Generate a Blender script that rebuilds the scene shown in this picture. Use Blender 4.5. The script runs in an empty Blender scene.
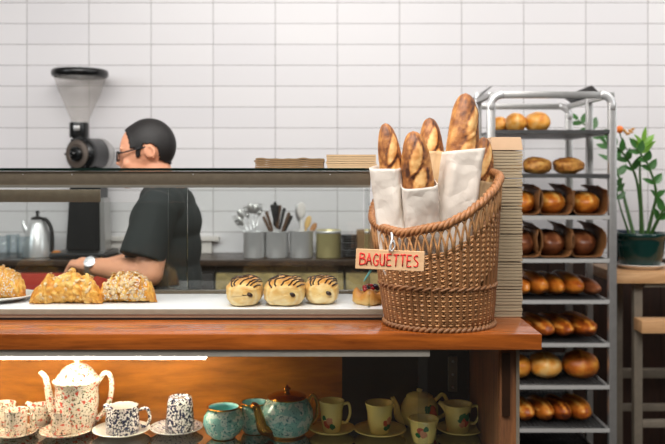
import bpy, bmesh, math, random
from mathutils import Vector, Matrix, noise, Quaternion
random.seed(7)
PI = math.pi
scene = bpy.context.scene
COL = scene.collection
F = 846.0          # focal length in pixels of the 665x444 frame
ZC = 1.45          # eye height
def P(px, py, d):  # a point d metres deep that the photo shows at (px, py)
    return Vector(((px-332.5)*d/F, d, ZC-(py-171)*d/F))
def V(*a): return Vector(a)

# ------------------------------------------------------------------ object helpers
WLOC = {}
def link(o):
    COL.objects.link(o); return o
def tag(o, label=None, cat=None, group=None, kind=None):
    if label: o['label'] = label
    if cat: o['category'] = cat
    if group: o['group'] = group
    if kind: o['kind'] = kind
    return o
def thing(name, loc, label, cat, group=None):
    o = link(bpy.data.objects.new(name, None)); o.empty_display_size = .05
    o.location = loc; WLOC[o.name] = Vector(loc)
    return tag(o, label, cat, group)

class MB:
    """collects vertices and faces (world coordinates), builds one mesh object"""
    def __init__(s): s.v=[]; s.f=[]; s.a=[]
    def add(s, vs, fs, at=None):
        n=len(s.v); s.v += [Vector(v) for v in vs]
        s.f += [[i+n for i in f] for f in fs]
        s.a += list(at) if at is not None else [0.0]*len(vs)
        return s
    def box(s, a, b, bev=0.0):
        x0,y0,z0=[min(a[i],b[i]) for i in range(3)]; x1,y1,z1=[max(a[i],b[i]) for i in range(3)]
        bm=bmesh.new(); bmesh.ops.create_cube(bm,size=1)
        for v in bm.verts:
            v.co=Vector((x0+(v.co.x+.5)*(x1-x0), y0+(v.co.y+.5)*(y1-y0), z0+(v.co.z+.5)*(z1-z0)))
        if bev>0:
            bmesh.ops.bevel(bm,geom=list(bm.edges),offset=bev,segments=2,profile=.6,affect='EDGES')
        return s.bm(bm)
    def bm(s, bm, M=None):
        bm.verts.index_update()
        vs=[(M@v.co if M else v.co.copy()) for v in bm.verts]; fs=[[v.index for v in f.verts] for f in bm.faces]
        s.add(vs,fs); bm.free(); return s
    def tube(s, pts, rad, n=8, closed=False, caps=True, flat=None):
        pts=[Vector(p) for p in pts]; m=len(pts)
        r=rad if isinstance(rad,(list,tuple)) else [rad]*m
        tans=[]
        for i in range(m):
            if closed: t=pts[(i+1)%m]-pts[i-1]
            else: t=pts[min(i+1,m-1)]-pts[max(i-1,0)]
            tans.append(t.normalized() if t.length>1e-9 else Vector((0,0,1)))
        up=Vector((0,0,1)) if abs(tans[0].z)<.9 else Vector((1,0,0))
        nrm=(up-tans[0]*up.dot(tans[0])).normalized()
        vs=[];fs=[]
        for i in range(m):
            nrm=nrm-tans[i]*nrm.dot(tans[i])
            nrm=nrm.normalized() if nrm.length>1e-6 else tans[i].orthogonal().normalized()
            bn=tans[i].cross(nrm)
            for k in range(n):
                a=2*PI*k/n
                fx=1.0 if flat is None else flat
                vs.append(pts[i]+nrm*(math.cos(a)*r[i])+bn*(math.sin(a)*r[i]*fx))
        for i in range(m if closed else m-1):
            j=(i+1)%m
            for k in range(n):
                k2=(k+1)%n
                fs.append([i*n+k,i*n+k2,j*n+k2,j*n+k])
        if caps and not closed:
            fs.append(list(range(n-1,-1,-1))); fs.append([(m-1)*n+k for k in range(n)])
        return s.add(vs,fs)
    def lathe(s, prof, c=(0,0,0), n=40, M=None):
        """prof: list of (r,z); poles where r==0"""
        c=Vector(c); vs=[];rings=[]
        for (r,z) in prof:
            if r<=1e-7:
                rings.append([len(vs)]); vs.append(Vector((0,0,z)))
            else:
                rings.append(list(range(len(vs),len(vs)+n)))
                for k in range(n):
                    a=2*PI*k/n; vs.append(Vector((r*math.cos(a),r*math.sin(a),z)))
        fs=[]
        for A,B in zip(rings,rings[1:]):
            for k in range(n):
                k2=(k+1)%n
                if len(A)==1 and len(B)==1: break
                if len(A)==1: fs.append([A[0],B[k2],B[k]])
                elif len(B)==1: fs.append([A[k],A[k2],B[0]])
                else: fs.append([A[k],A[k2],B[k2],B[k]])
        if M is not None: vs=[M@v for v in vs]
        return s.add([v+c for v in vs],fs)
    def capsule(s, p0, r0, p1, r1, n=14, h=5):
        p0=Vector(p0);p1=Vector(p1); ax=(p1-p0); L=ax.length; ax=ax.normalized() if L>1e-9 else Vector((0,0,1))
        q=Vector((0,0,1)).rotation_difference(ax).to_matrix().to_4x4()
        prof=[(0,-r0)]+[(r0*math.cos(-PI/2+PI/2*i/h),r0*math.sin(-PI/2+PI/2*i/h)) for i in range(1,h+1)]
        prof+=[(r1*math.cos(PI/2*i/h),L+r1*math.sin(PI/2*i/h)) for i in range(0,h)]+[(0,L+r1)]
        return s.lathe(prof,p0,n,q)
    def ell(s, c, r, n=20, m=12, M=None):
        prof=[(math.sin(PI*i/m),-math.cos(PI*i/m)) for i in range(m+1)]; prof[0]=(0,-1);prof[-1]=(0,1)
        S=Matrix.Diagonal((r[0],r[1],r[2],1.0))
        return s.lathe(prof,c,n,(M.to_4x4()@S) if M is not None else S)
    def build(s, name, mat, parent=None, smooth=True, auto=None, attr=None):
        me=bpy.data.meshes.new(name)
        off=WLOC[parent.name] if parent else Vector((0,0,0))
        me.from_pydata([v-off for v in s.v],[],s.f)
        if attr:
            at=me.attributes.new(attr,'FLOAT','POINT'); at.data.foreach_set('value',[float(x) for x in s.a])
        me.validate(); me.update()
        for p in me.polygons: p.use_smooth=smooth
        if smooth and auto is not None:
            me.set_sharp_from_angle(angle=math.radians(auto))
        o=link(bpy.data.objects.new(name,me)); me.materials.append(mat)
        if parent: o.parent=parent
        WLOC[o.name]=off.copy()
        return o

def base_origin(o):
    """move a single mesh thing's origin to its base centre"""
    me=o.data; xs=[v.co for v in me.vertices]
    lo=Vector([min(v[i] for v in xs) for i in range(3)]); hi=Vector([max(v[i] for v in xs) for i in range(3)])
    c=Vector(((lo.x+hi.x)/2,(lo.y+hi.y)/2,lo.z))
    me.transform(Matrix.Translation(-c)); o.location=c; WLOC[o.name]=c
    return o
def arc(c, r, a0, a1, n, ax='xz', ry=None):
    out=[]
    for i in range(n+1):
        a=a0+(a1-a0)*i/n; x=math.cos(a)*r; y=math.sin(a)*(ry or r)
        out.append(Vector(c)+(Vector((x,0,y)) if ax=='xz' else Vector((x,y,0))))
    return out
def bez(p, n=16):
    p=[Vector(q) for q in p]; out=[]
    # Catmull-Rom through the points
    q=[p[0]+(p[0]-p[1])]+p+[p[-1]+(p[-1]-p[-2])]
    per=max(2,n//(len(p)-1))
    for i in range(1,len(q)-2):
        for k in range(per):
            t=k/per
            out.append(.5*((2*q[i])+(-q[i-1]+q[i+1])*t+(2*q[i-1]-5*q[i]+4*q[i+1]-q[i+2])*t*t+(-q[i-1]+3*q[i]-3*q[i+1]+q[i+2])*t**3))
    out.append(p[-1].copy())
    return out

# ------------------------------------------------------------------ materials
def lin(r,g,b):
    f=lambda c:(c/255/12.92) if c/255<=.04045 else ((c/255+.055)/1.055)**2.4
    return (f(r),f(g),f(b),1)
class NT:
    def __init__(s,name):
        s.m=bpy.data.materials.new(name); s.m.use_nodes=True; s.t=s.m.node_tree
        s.b=s.t.nodes['Principled BSDF']; s.out=s.t.nodes['Material Output']
    def n(s,typ,**k):
        nd=s.t.nodes.new(typ)
        for a,v in k.items(): setattr(nd,a,v)
        return nd
    def l(s,a,b): s.t.links.new(a,b)
    def set(s,**k):
        for a,v in k.items(): s.b.inputs[a.replace('_',' ')].default_value=v
        return s
    def coord(s,scale=(1,1,1),loc=(0,0,0),rot=(0,0,0),kind='Object'):
        tc=s.n('ShaderNodeTexCoord'); mp=s.n('ShaderNodeMapping')
        mp.inputs['Scale'].default_value=scale; mp.inputs['Location'].default_value=loc; mp.inputs['Rotation'].default_value=rot
        s.l(tc.outputs[kind],mp.inputs['Vector']); return mp.outputs['Vector']
    def noise(s,vec,scale,detail=3,rough=.5,dist=0):
        nd=s.n('ShaderNodeTexNoise'); nd.inputs['Scale'].default_value=scale; nd.inputs['Detail'].default_value=detail
        nd.inputs['Roughness'].default_value=rough; nd.inputs['Distortion'].default_value=dist
        s.l(vec,nd.inputs['Vector']); return nd.outputs['Fac']
    def ramp(s,fac,stops,interp='LINEAR'):
        nd=s.n('ShaderNodeValToRGB'); cr=nd.color_ramp; cr.interpolation=interp
        while len(cr.elements)<len(stops): cr.elements.new(.5)
        for e,(p,c) in zip(cr.elements,stops): e.position=p; e.color=c if len(c)==4 else (*c,1)
        s.l(fac,nd.inputs['Fac']); return nd.outputs['Color']
    def mix(s,fac,a,b):
        nd=s.n('ShaderNodeMix',data_type='RGBA')
        if isinstance(fac,(int,float)): nd.inputs[0].default_value=fac
        else: s.l(fac,nd.inputs[0])
        for i,x in ((6,a),(7,b)):
            if isinstance(x,(tuple,list)): nd.inputs[i].default_value=x
            else: s.l(x,nd.inputs[i])
        return nd.outputs[2]
    def math(s,op,a,b=0):
        nd=s.n('ShaderNodeMath',operation=op)
        for i,x in enumerate((a,b)):
            if isinstance(x,(int,float)): nd.inputs[i].default_value=x
            else: s.l(x,nd.inputs[i])
        return nd.outputs[0]
    def base(s,c):
        if isinstance(c,(tuple,list)): s.b.inputs['Base Color'].default_value=c
        else: s.l(c,s.b.inputs['Base Color'])
        return s
    def bump(s,h,strength=.3,dist=.002):
        nd=s.n('ShaderNodeBump'); nd.inputs['Strength'].default_value=strength; nd.inputs['Distance'].default_value=dist
        s.l(h,nd.inputs['Height']); s.l(nd.outputs['Normal'],s.b.inputs['Normal']); return s
def plain(name,c,rough=.5,metal=0,bump=None,var=.0):
    t=NT(name); t.set(Roughness=rough,Metallic=metal)
    if var or bump:
        v=t.coord(); f=t.noise(v,bump or 30,4,.6)
        d=tuple(x*(1-var) for x in c[:3])+(1,); u=tuple(min(1,x*(1+var)) for x in c[:3])+(1,)
        t.base(t.ramp(f,[(.3,d),(.7,u)]))
        if bump: t.bump(f,.25,.002)
    else: t.base(c)
    return t.m
def wood(name,dark,light,scale=4,stretch=(1,8,8),rough=.35,coat=0,knots=True):
    t=NT(name); v=t.coord(scale=stretch)
    n1=t.noise(v,scale,5,.6,1.2); n2=t.noise(v,scale*5,4,.7,.4)
    f=t.math('ADD',t.math('MULTIPLY',n1,.7),t.math('MULTIPLY',n2,.3))
    mid=tuple((a+b)/2 for a,b in zip(dark,light))
    t.base(t.ramp(f,[(.32,dark),(.5,mid),(.66,light)])); t.set(Roughness=rough)
    t.b.inputs['Coat Weight'].default_value=coat
    t.bump(n2,.08,.001)
    return t.m
def glass(name,tint=(1,1,1,1),refl=.06,rough=0.0):
    """thin pane: clear, with the surface reflection of glass"""
    t=NT(name); t.t.nodes.remove(t.b)
    tr=t.n('ShaderNodeBsdfTransparent'); tr.inputs[0].default_value=tint
    gl=t.n('ShaderNodeBsdfGlossy'); gl.inputs['Roughness'].default_value=rough
    lw=t.n('ShaderNodeLayerWeight'); lw.inputs['Blend'].default_value=.5
    fr=t.math('ADD',t.math('MULTIPLY',t.math('POWER',lw.outputs['Facing'],5),.6),.04)
    mx=t.n('ShaderNodeMixShader')
    t.l(t.math('MULTIPLY',fr,refl/.04),mx.inputs[0]); t.l(tr.outputs[0],mx.inputs[1]); t.l(gl.outputs[0],mx.inputs[2])
    t.l(mx.outputs[0],t.out.inputs['Surface']); return t.m
def bread(name,stops,scale=28,amt=.35,rough=.55,bumps=.4,attr='bake'):
    """crust whose colour follows how far each spot is baked"""
    t=NT(name); v=t.coord(); a=t.n('ShaderNodeAttribute',attribute_name=attr)
    f=t.noise(v,scale,5,.65)
    g=t.math('ADD',a.outputs['Fac'],t.math('MULTIPLY',t.math('SUBTRACT',f,.5),amt*2))
    t.base(t.ramp(g,stops)); t.set(Roughness=rough)
    t.bump(t.noise(v,scale*3,4,.6),bumps,.003); return t.m
def paper(name,c,var):
    t=NT(name); v=t.coord(); f=t.noise(v,26,4,.6); c2=tuple(x*(1-var) for x in c[:3])+(1,)
    t.base(t.ramp(f,[(.3,c2),(.7,c)])); t.set(Roughness=.75)
    w1=t.n('ShaderNodeTexVoronoi',feature='DISTANCE_TO_EDGE'); w1.inputs['Scale'].default_value=13
    nv=t.n('ShaderNodeTexNoise'); nv.inputs['Scale'].default_value=14; t.l(v,nv.inputs['Vector'])
    mx=t.n('ShaderNodeVectorMath',operation='MULTIPLY_ADD'); t.l(nv.outputs['Color'],mx.inputs[0]); mx.inputs[1].default_value=(.09,.09,.09); t.l(v,mx.inputs[2])
    t.l(mx.outputs[0],w1.inputs['Vector']); h=t.math('MINIMUM',w1.outputs['Distance'],.25)
    t.bump(t.math('ADD',h,t.math('MULTIPLY',f,.3)),.42,.014); return t.m
def speckle(name,base,layers,rough=.15,coat=.5,gloss=True):
    """glazed ceramic printed with blots: layers of (colour, scale, threshold)"""
    t=NT(name); v=t.coord(); c=base
    for i,(col,sc,th) in enumerate(layers):
        v2=t.coord(loc=(i*3.1,i*1.7,i*.9)); f=t.noise(v2,sc,2,.5,.3)
        m=t.ramp(f,[(th,(0,0,0)),(th+.03,(1,1,1))]); c=t.mix(m,c,col)
    t.base(c); t.set(Roughness=rough); t.b.inputs['Coat Weight'].default_value=coat
    return t.m
def painted(name,base,spots,rough=.2):
    """glazed ceramic with painted blossoms: spots of (local centre, radius, colour)"""
    t=NT(name); tc=t.n('ShaderNodeTexCoord'); c=base
    wob=t.noise(tc.outputs['Object'],90,2,.5)
    for (p,r,col) in spots:
        d=t.n('ShaderNodeVectorMath',operation='DISTANCE'); t.l(tc.outputs['Object'],d.inputs[0]); d.inputs[1].default_value=p
        dd=t.math('ADD',d.outputs['Value'],t.math('MULTIPLY',t.math('SUBTRACT',wob,.5),r*1.2))
        m=t.math('LESS_THAN',dd,r); c=t.mix(m,c,col)
    t.base(c); t.set(Roughness=rough); t.b.inputs['Coat Weight'].default_value=.4
    return t.m

M={}
# setting
t=NT('wall_tile'); v=t.coord(loc=(1.2952+.3303*20,0,0)); 
sep=t.n('ShaderNodeSeparateXYZ'); t.l(v,sep.inputs[0]); cmb=t.n('ShaderNodeCombineXYZ')
t.l(sep.outputs['X'],cmb.inputs['X']); t.l(t.math('SUBTRACT',sep.outputs['Z'],2.3452-.1109*25),cmb.inputs['Y'])
br=t.n('ShaderNodeTexBrick',offset=0.0,squash=1.0)
t.l(cmb.outputs[0],br.inputs['Vector'])
for k,x in (('Scale',1),('Mortar Size',.0017),('Mortar Smooth',.25),('Brick Width',.3303),('Row Height',.1109),('Bias',0)): br.inputs[k].default_value=x
br.inputs['Color1'].default_value=lin(232,230,231); br.inputs['Color2'].default_value=lin(227,225,227); br.inputs['Mortar'].default_value=lin(128,123,122)
t.base(br.outputs['Color']); t.set(Roughness=.35); t.bump(t.math('SUBTRACT',1,br.outputs['Fac']),.3,.002); M['tile']=t.m
M['wain']=wood('dark_panelling',lin(30,17,10),lin(58,32,18),3,(9,9,1),.5)
M['floor']=plain('concrete_floor',lin(62,57,52),.5,0,8,.15)
M['ceil']=plain('ceiling_paint',lin(225,222,218),.8)
M['top_wood']=wood('varnished_worktop',lin(100,46,12),lin(180,96,34),2.2,(1,9,9),.22,.35)
M['board_dark']=wood('shade_dark_board',lin(32,19,11),lin(52,31,17),2.0,(1,2.2,5),.3)  # back board wood with the cabinet's shade put into its colour
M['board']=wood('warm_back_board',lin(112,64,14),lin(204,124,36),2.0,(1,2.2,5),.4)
M['post_wood']=wood('cabinet_post_wood',lin(70,42,24),lin(136,88,52),4,(9,9,1),.5)
M['pale_wood']=wood('pale_table_wood',lin(178,132,88),lin(214,170,124),3,(1,8,8),.45)
M['alu']=plain('brushed_aluminium',lin(172,168,158),.38,.9,60,.06)
M['alu_dull']=plain('dull_bronze_aluminium',lin(124,113,97),.42,.8,60,.08)
M['steel']=plain('rack_steel',lin(186,185,183),.36,.85,40,.06)
M['steel_bright']=plain('polished_steel',lin(226,226,226),.28,.5)
M['steel_dark']=plain('dark_tray_steel',lin(92,92,92),.45,.8,40,.15)
M['iron']=plain('raw_iron',lin(126,116,102),.5,.25,30,.12)
M['track']=plain('door_track_metal',lin(176,170,160),.45,.3,60,.06)
M['tray_lip']=plain('bright_tray_lip',lin(200,199,196),.35,.45,50,.05)
M['base_rail']=plain('case_base_metal',lin(168,158,140),.4,.55,60,.06)
M['gold_pot']=plain('brassy_steel',lin(206,194,140),.3,.45)
M['glass']=glass('display_glass',(.97,.985,.98,1),.05)
M['glass_edge']=plain('green_glass_edge',lin(14,28,24),.15)
M['glass_line']=glass('polished_glass_edge',(.62,.68,.66,1),.2,.1)
M['shelf_glass']=glass('shelf_glass',(.72,.8,.76,1),.22,.02)
t=NT('smoky_clear_plastic'); t.set(Roughness=.25); t.base(lin(214,210,205)); tr=t.n('ShaderNodeBsdfTransparent'); tr.inputs[0].default_value=(.97,.965,.96,1)
mx=t.n('ShaderNodeMixShader'); mx.inputs[0].default_value=.13; t.l(tr.outputs[0],mx.inputs[1]); t.l(t.b.outputs[0],mx.inputs[2]); t.l(mx.outputs[0],t.out.inputs['Surface']); M['hopper']=t.m
M['tumbler']=glass('tumbler_glass',(.9,.93,.94,1),.04)
M['slab']=plain('white_display_slab',lin(232,230,232),.3,0,9,.04)
M['black']=plain('black_enamel',lin(18,20,21),.25)
M['black_soft']=plain('black_plastic',lin(22,22,23),.5)
M['blackmetal']=plain('dark_grinder_metal',lin(34,37,39),.35,.3)
M['brownmetal']=plain('grinder_face_metal',lin(140,128,118),.35,.8)
M['stone']=plain('dark_brown_stone',lin(62,48,38),.3,0,25,.35)
M['cab_dark']=plain('dark_cabinet_paint',lin(30,26,24),.45)
M['cab_olive']=plain('mottled_olive_front',lin(150,132,82),.5,0,22,.6)
M['cab_red']=plain('red_front_paint',lin(186,46,34),.4)
M['white']=plain('white_paint',lin(222,216,210),.5)
M['ceramic']=plain('white_glaze',lin(232,228,222),.2)
M['kraft']=plain('kraft_paper',lin(196,166,128),.8,0,40,.06)
M['kraft_dark']=plain('brown_kraft_paper',lin(132,104,72),.85,0,40,.1)
M['kraft_stack']=plain('pale_kraft_bag_paper',lin(176,158,130),.85,0,30,.06)
M['card_top']=plain('tan_card',lin(206,172,138),.8,0,20,.04)
M['bagwhite']=paper('white_bag_paper',lin(216,206,194),.05)
M['bagkraft']=paper('light_kraft_bag',lin(205,172,130),.08)
M['liner']=plain('brown_baking_paper',lin(122,80,42),.6,0,20,.2)
M['wicker']=plain('wicker_weave',lin(190,140,92),.5,0,70,.32)
M['wicker_rim']=plain('wicker_rim',lin(156,104,62),.5,0,70,.25)
M['wicker_dark']=plain('wicker_stakes',lin(136,92,56),.5,0,70,.25)
M['sign']=wood('tan_sign_card',lin(212,166,120),lin(236,194,150),3,(1,8,8),.6)
M['red_ink']=plain('red_marker',lin(222,40,36),.6)
M['teal_clip']=plain('teal_peg',lin(86,150,148),.4)
M['choc']=plain('dark_chocolate',lin(48,24,14),.3)
M['berry']=plain('dark_berry',lin(40,26,40),.2)
M['redberry']=plain('red_berry',lin(150,20,24),.2)
M['leafherb']=plain('green_herb',lin(60,86,36),.5)
M['sugar']=plain('icing_sugar',lin(240,234,226),.9)
M['almond']=plain('almond_flake',lin(226,196,150),.6,0,60,.12)
M['navy']=plain('navy_blue_enamel',lin(20,40,66),.4)
M['potgreen']=plain('dark_green_glaze',lin(10,48,44),.12)
M['soil']=plain('potting_soil',lin(50,36,26),.9,0,80,.4)
M['leaf']=plain('glossy_leaf',lin(56,104,46),.35,0,20,.25)
M['leaf_light']=plain('young_leaf',lin(120,168,60),.4,0,20,.2)
M['stem']=plain('green_stem',lin(62,98,44),.45)
M['orange']=plain('orange_fruit',lin(236,120,30),.4)
M['skin']=plain('skin',lin(222,158,124),.5,0,18,.05)
M['hair']=plain('short_black_hair',lin(24,21,20),.6,0,160,.4)
M['shirt']=plain('black_cotton',lin(34,40,40),.9,0,24,.1)
M['trousers']=plain('dark_trousers',lin(30,32,38),.9,0,24,.1)
M['lens']=glass('spectacle_lens',(.93,.93,.95,1),.1)
M['watch']=plain('watch_face',lin(226,228,232),.25,.4)
M['gold']=plain('gold_trim',lin(206,152,66),.2,1)
M['floor_dark']=plain('dark_plinth',lin(26,20,16),.6)
BK=lambda *c:[(p,lin(*k)) for p,k in c]
M['baguette']=bread('baguette_crust',BK((0,(242,206,146)),(.28,(232,184,118)),(.5,(204,142,76)),(.74,(146,88,42)),(1,(74,40,22))),34,.34,.5,.5)
M['boule']=bread('boule_crust',BK((0,(240,206,140)),(.35,(232,160,60)),(.6,(196,104,30)),(.85,(110,54,22)),(1,(60,30,16))),24,.3,.4,.35)
M['roll']=bread('roll_crust',BK((0,(238,184,98)),(.28,(220,136,46)),(.5,(172,84,24)),(.72,(104,46,18)),(.95,(44,22,14))),30,.3,.35,.35)
M['dark_loaf']=bread('dark_rye_crust',BK((0,(176,120,80)),(.35,(132,76,44)),(.65,(92,48,28)),(1,(40,22,16))),26,.3,.35,.4)
M['seeded']=bread('seeded_crust',BK((0,(238,196,110)),(.4,(214,150,70)),(.62,(160,96,40)),(.85,(74,46,24)),(1,(38,26,18))),60,.55,.5,.6)
M['pastry']=bread('laminated_pastry',BK((0,(244,222,170)),(.3,(236,196,122)),(.55,(214,150,72)),(.8,(168,96,38)),(1,(96,48,20))),40,.22,.4,.4)
M['flaky']=bread('flaky_croissant',BK((0,(246,216,150)),(.3,(240,190,100)),(.55,(226,158,58)),(.8,(186,108,34)),(1,(110,58,20))),46,.3,.4,.6)
M['chintz_red']=speckle('rose_chintz_glaze',lin(228,216,198),[(lin(58,66,50),230,.595),(lin(120,126,84),170,.62),(lin(212,84,66),100,.60),(lin(186,36,36),140,.66)])
M['chintz_blue']=speckle('blue_chintz_glaze',lin(236,232,228),[(lin(36,44,78),170,.50),(lin(24,28,52),260,.57)])
M['blue_rim']=speckle('blue_edge_glaze',lin(232,230,228),[(lin(70,84,128),200,.58)])
M['teal']=speckle('mottled_teal_glaze',lin(136,194,184),[(lin(196,220,210),60,.50),(lin(74,134,134),150,.60),(lin(40,84,92),260,.64)])
M['tealin']=plain('pale_blue_glaze',lin(150,214,216),.2)
CREAM=lin(238,216,126)
M['cream']=plain('cream_glaze',CREAM,.2)
t=NT('led_glow'); t.b.inputs['Emission Color'].default_value=(1,.87,.66,1); t.b.inputs['Emission Strength'].default_value=56; t.base((1,1,1,1)); M['led']=t.m
t=NT('ceiling_lamp_glow'); t.b.inputs['Emission Color'].default_value=(1,.95,.9,1); t.b.inputs['Emission Strength'].default_value=3; t.base((1,1,1,1)); M['lamp']=t.m
# ------------------------------------------------------------------ the setting
WALL=4.5
def struct(o): o['kind']='structure'; return o
struct(MB().box((-4.2,-3.2,-.05),(4.2,WALL+.2,0)).build('floor',M['floor'],smooth=False))
struct(MB().box((-4.2,WALL,0),(4.2,WALL+.15,3.3)).build('wall_back',M['tile'],smooth=False))
struct(MB().box((-4.2,1.2,3.3),(4.2,WALL+.2,3.4)).build('ceiling',M['ceil'],smooth=False))
# dark boards along the foot of the wall
pl=MB()
x=.9
while x<4.1:
    pl.box((x,WALL-.02,.0),(x+.118,WALL,.985),.003); x+=.12
struct(pl.build('trim_1',M['wain'],smooth=False))
# narrow tiled ledge along the wall above the back worktop
ZL=1.016
lg=MB(); a=P(96,236,WALL); b=P(220,240.5,WALL)
lg.box((a.x,WALL-.05,b.z),(b.x,WALL,a.z),.004); lg.box((a.x,WALL-.03,ZL),(b.x-.04,WALL,b.z))
struct(lg.build('trim_2',M['white'],auto=30))
rl=MB(); a=P(612,368.5,4.35); b=P(720,377.5,4.35)
rl.box((a.x,4.33,b.z),(b.x,4.37,a.z),.004); 
for xx in (a.x+.05,b.x-.1): rl.box((xx,4.36,b.z+.01),(xx+.03,4.49,a.z-.01))
struct(rl.build('trim_3',M['iron'],auto=30))

# ------------------------------------------------------------------ back worktop
ZB=1.014; YB=4.15
t=thing('back_worktop',(-.8,4.3,ZB-.03),'dark brown stone worktop along the tiled wall behind the pastry case','worktop')
MB().box((-2.2,YB,ZB-.03),(.62,4.49,ZB),.004).build('stone_slab',M['stone'],t,auto=30)
def base_cabinet(x0,x1,mat,label):
    t=thing('base_cabinet',((x0+x1)/2,4.3,0),label,'cabinet')
    MB().box((x0+.003,4.2,.1),(x1-.003,4.48,ZB-.035)).build('carcass',M['cab_dark'],t,smooth=False)
    MB().box((x0+.003,4.25,0),(x1-.003,4.45,.1)).build('plinth',M['floor_dark'],t,smooth=False)
    d=MB().box((x0+.006,4.16,.62),(x1-.006,4.2,ZB-.068),.004).build('drawer',mat,t,auto=30)
    h=MB().tube([((x0+x1)/2-.08,4.162,.68),((x0+x1)/2-.08,4.135,.68),((x0+x1)/2+.08,4.135,.68),((x0+x1)/2+.08,4.162,.68)],.005).build('handle',M['steel'],d)
    d=MB().box((x0+.006,4.16,.11),(x1-.006,4.2,.61),.004).build('door',M['cab_dark'],t,auto=30)
    MB().tube([(x1-.06,4.162,.5),(x1-.06,4.135,.5),(x1-.06,4.135,.38),(x1-.06,4.162,.38)],.005).build('handle',M['steel'],d)
base_cabinet(-2.2,-1.60,M['cab_dark'],'dark base cabinet under the kettle end of the back worktop')
base_cabinet(-1.60,-.88,M['cab_red'],'base cabinet with a red drawer front behind the flaky croissants')
base_cabinet(-.88,-.58,M['cab_dark'],'narrow dark base cabinet hidden behind the man in black')
base_cabinet(-.58,.06,M['cab_olive'],'base cabinet with mottled olive front below the utensil canisters')
base_cabinet(.06,.62,M['cab_olive'],'base cabinet with olive front behind the wicker baguette basket')

# ------------------------------------------------------------------ counter: worktop and display cabinet
ZW=ZC-.345; XR=.4436
t=thing('counter_worktop',(-.6,2.1,ZW-.034),'thick varnished orange wood worktop carrying the pastry case and basket','worktop')
MB().box((-1.7,1.79,ZW-.034),(XR,2.42,ZW),.003).build('plank_top',M['top_wood'],t,auto=30)
MB().box((-1.7,1.853,ZW-.04),(XR-.02,1.875,ZW-.034)).build('underside_strip',M['floor_dark'],t,smooth=False)

t=thing('display_cabinet',(-.65,2.1,0),'wooden glass-fronted display cabinet full of tea sets under the worktop','cabinet')
XI=.364; ZS=ZC-.657; BK_Y=2.25
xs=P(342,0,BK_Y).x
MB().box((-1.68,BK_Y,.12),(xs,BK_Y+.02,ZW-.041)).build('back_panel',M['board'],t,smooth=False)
tag(MB().box((xs,BK_Y-.001,.12),(XI,BK_Y+.02,ZW-.041)).build('back_panel',M['board_dark'],t,smooth=False),'back panel with shade put into its wood colour, behind the cream set')  # same board past the strip light, its falloff painted as darker wood
MB().box((XI,1.835,0),(XI+.036,2.40,ZW-.041),.002).build('side_panel',M['post_wood'],t,auto=30)
MB().box((-1.7,1.835,0),(-1.66,2.40,ZW-.041),.002).build('side_panel',M['post_wood'],t,auto=30)
MB().box((XI+.034,1.832,0),(XI+.041,1.85,ZW-.041)).build('metal_edge',M['iron'],t,smooth=False)
MB().box((XI+.003,1.829,ZW-.185),(XI+.02,1.836,ZW-.05)).build('hinge_plate',M['board_dark'],t,smooth=False)
MB().box((-1.66,1.86,ZS-.008),(XI-.002,BK_Y-.002,ZS)).build('glass_shelf',M['shelf_glass'],t,smooth=False)
MB().box((-1.66,1.84,.10),(XI,BK_Y,.14)).build('bottom_board',M['post_wood'],t,smooth=False)
MB().box((-1.66,1.84,.0),(XI,1.87,.42)).build('kick_panel',M['post_wood'],t,smooth=False)
a=P(430,349.6,1.796); b=P(430,356.8,1.796)
r=MB().box((-1.66,1.796,b.z),(a.x,1.85,a.z),.0015).build('door_track',M['track'],t,auto=30)
MB().box((a.x+.001,1.834,b.z+.006),(XI-.001,1.852,a.z),.001).build('door_track',M['iron'],t,auto=30)
MB().box((-1.66,1.8425,.42),(a.x,1.8455,b.z)).build('glass_door',M['glass'],t,smooth=False)
MB().box((a.x-.02,1.8485,.42),(XI-.001,1.8515,b.z+.006)).build('glass_door',M['glass'],t,smooth=False)
a=P(448,356,2.245); b=P(457,391,2.245)
sb=MB().box((a.x,2.236,b.z),(b.x,2.2495,a.z),.001)
sb.build('shelf_bracket',M['iron'],t,auto=30)
for k in range(3): MB().lathe([(0,0),(.004,0),(.003,.002),(0,.002)],(0,0,0),10,Matrix.Translation((a.x/2+b.x/2,2.2365,b.z+.012+k*.034))@Matrix.Rotation(PI/2,4,'X')).build('screw',M['steel'],t)
# LED strip under the track
t=thing('strip_light',P(60,358,2.06),'glowing white strip light under the worktop above the rose teapot','light')
x1=P(206,357,2.06).x
MB().box((-1.6,2.048,P(0,355.2,2.06).z),(x1+.012,2.072,ZW-.0345)).build('light_housing',M['alu'],t,smooth=False)
MB().box((-1.6,2.050,P(0,358.5,2.06).z),(x1,2.070,P(0,355.3,2.06).z),.001).build('diffuser',M['led'],t,auto=30)

# ------------------------------------------------------------------ glass pastry case
t=thing('pastry_case',(-.7,2.08,ZW),'long glass pastry case with metal rails standing on the wood worktop','display case')
CF=1.957; CB=2.21; CX=.088; CL=-1.68; ZT=ZC-.319
MB().box((CL,CF,ZW+.001),(CX+.029,CB+.02,ZW+.007)).build('base_frame',M['black_soft'],t,smooth=False)
MB().box((CL,CF-.002,ZW+.006),(CX+.029,CF+.006,ZT-.001),.001).build('front_rail',M['base_rail'],t,auto=30)
MB().box((CL,CF-.0035,ZW+.012),(CX+.0295,CF-.001,ZW+.0155)).build('rail_bead',M['alu'],t,smooth=False)
MB().box((CL,CF+.0062,ZW+.007),(CX+.029,CB+.018,ZT),.001).build('white_slab',M['slab'],t,auto=30)
MB().box((CL,CB-.014,ZT),(CX,CB+.016,ZT+.007),.001).build('sliding_track',M['alu_dull'],t,auto=30)
gt=ZC+.0065
MB().box((CL,CF-.004,gt-.006),(CX+.004,CB+.02,gt)).build('top_glass',M['glass'],t,smooth=False)
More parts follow.
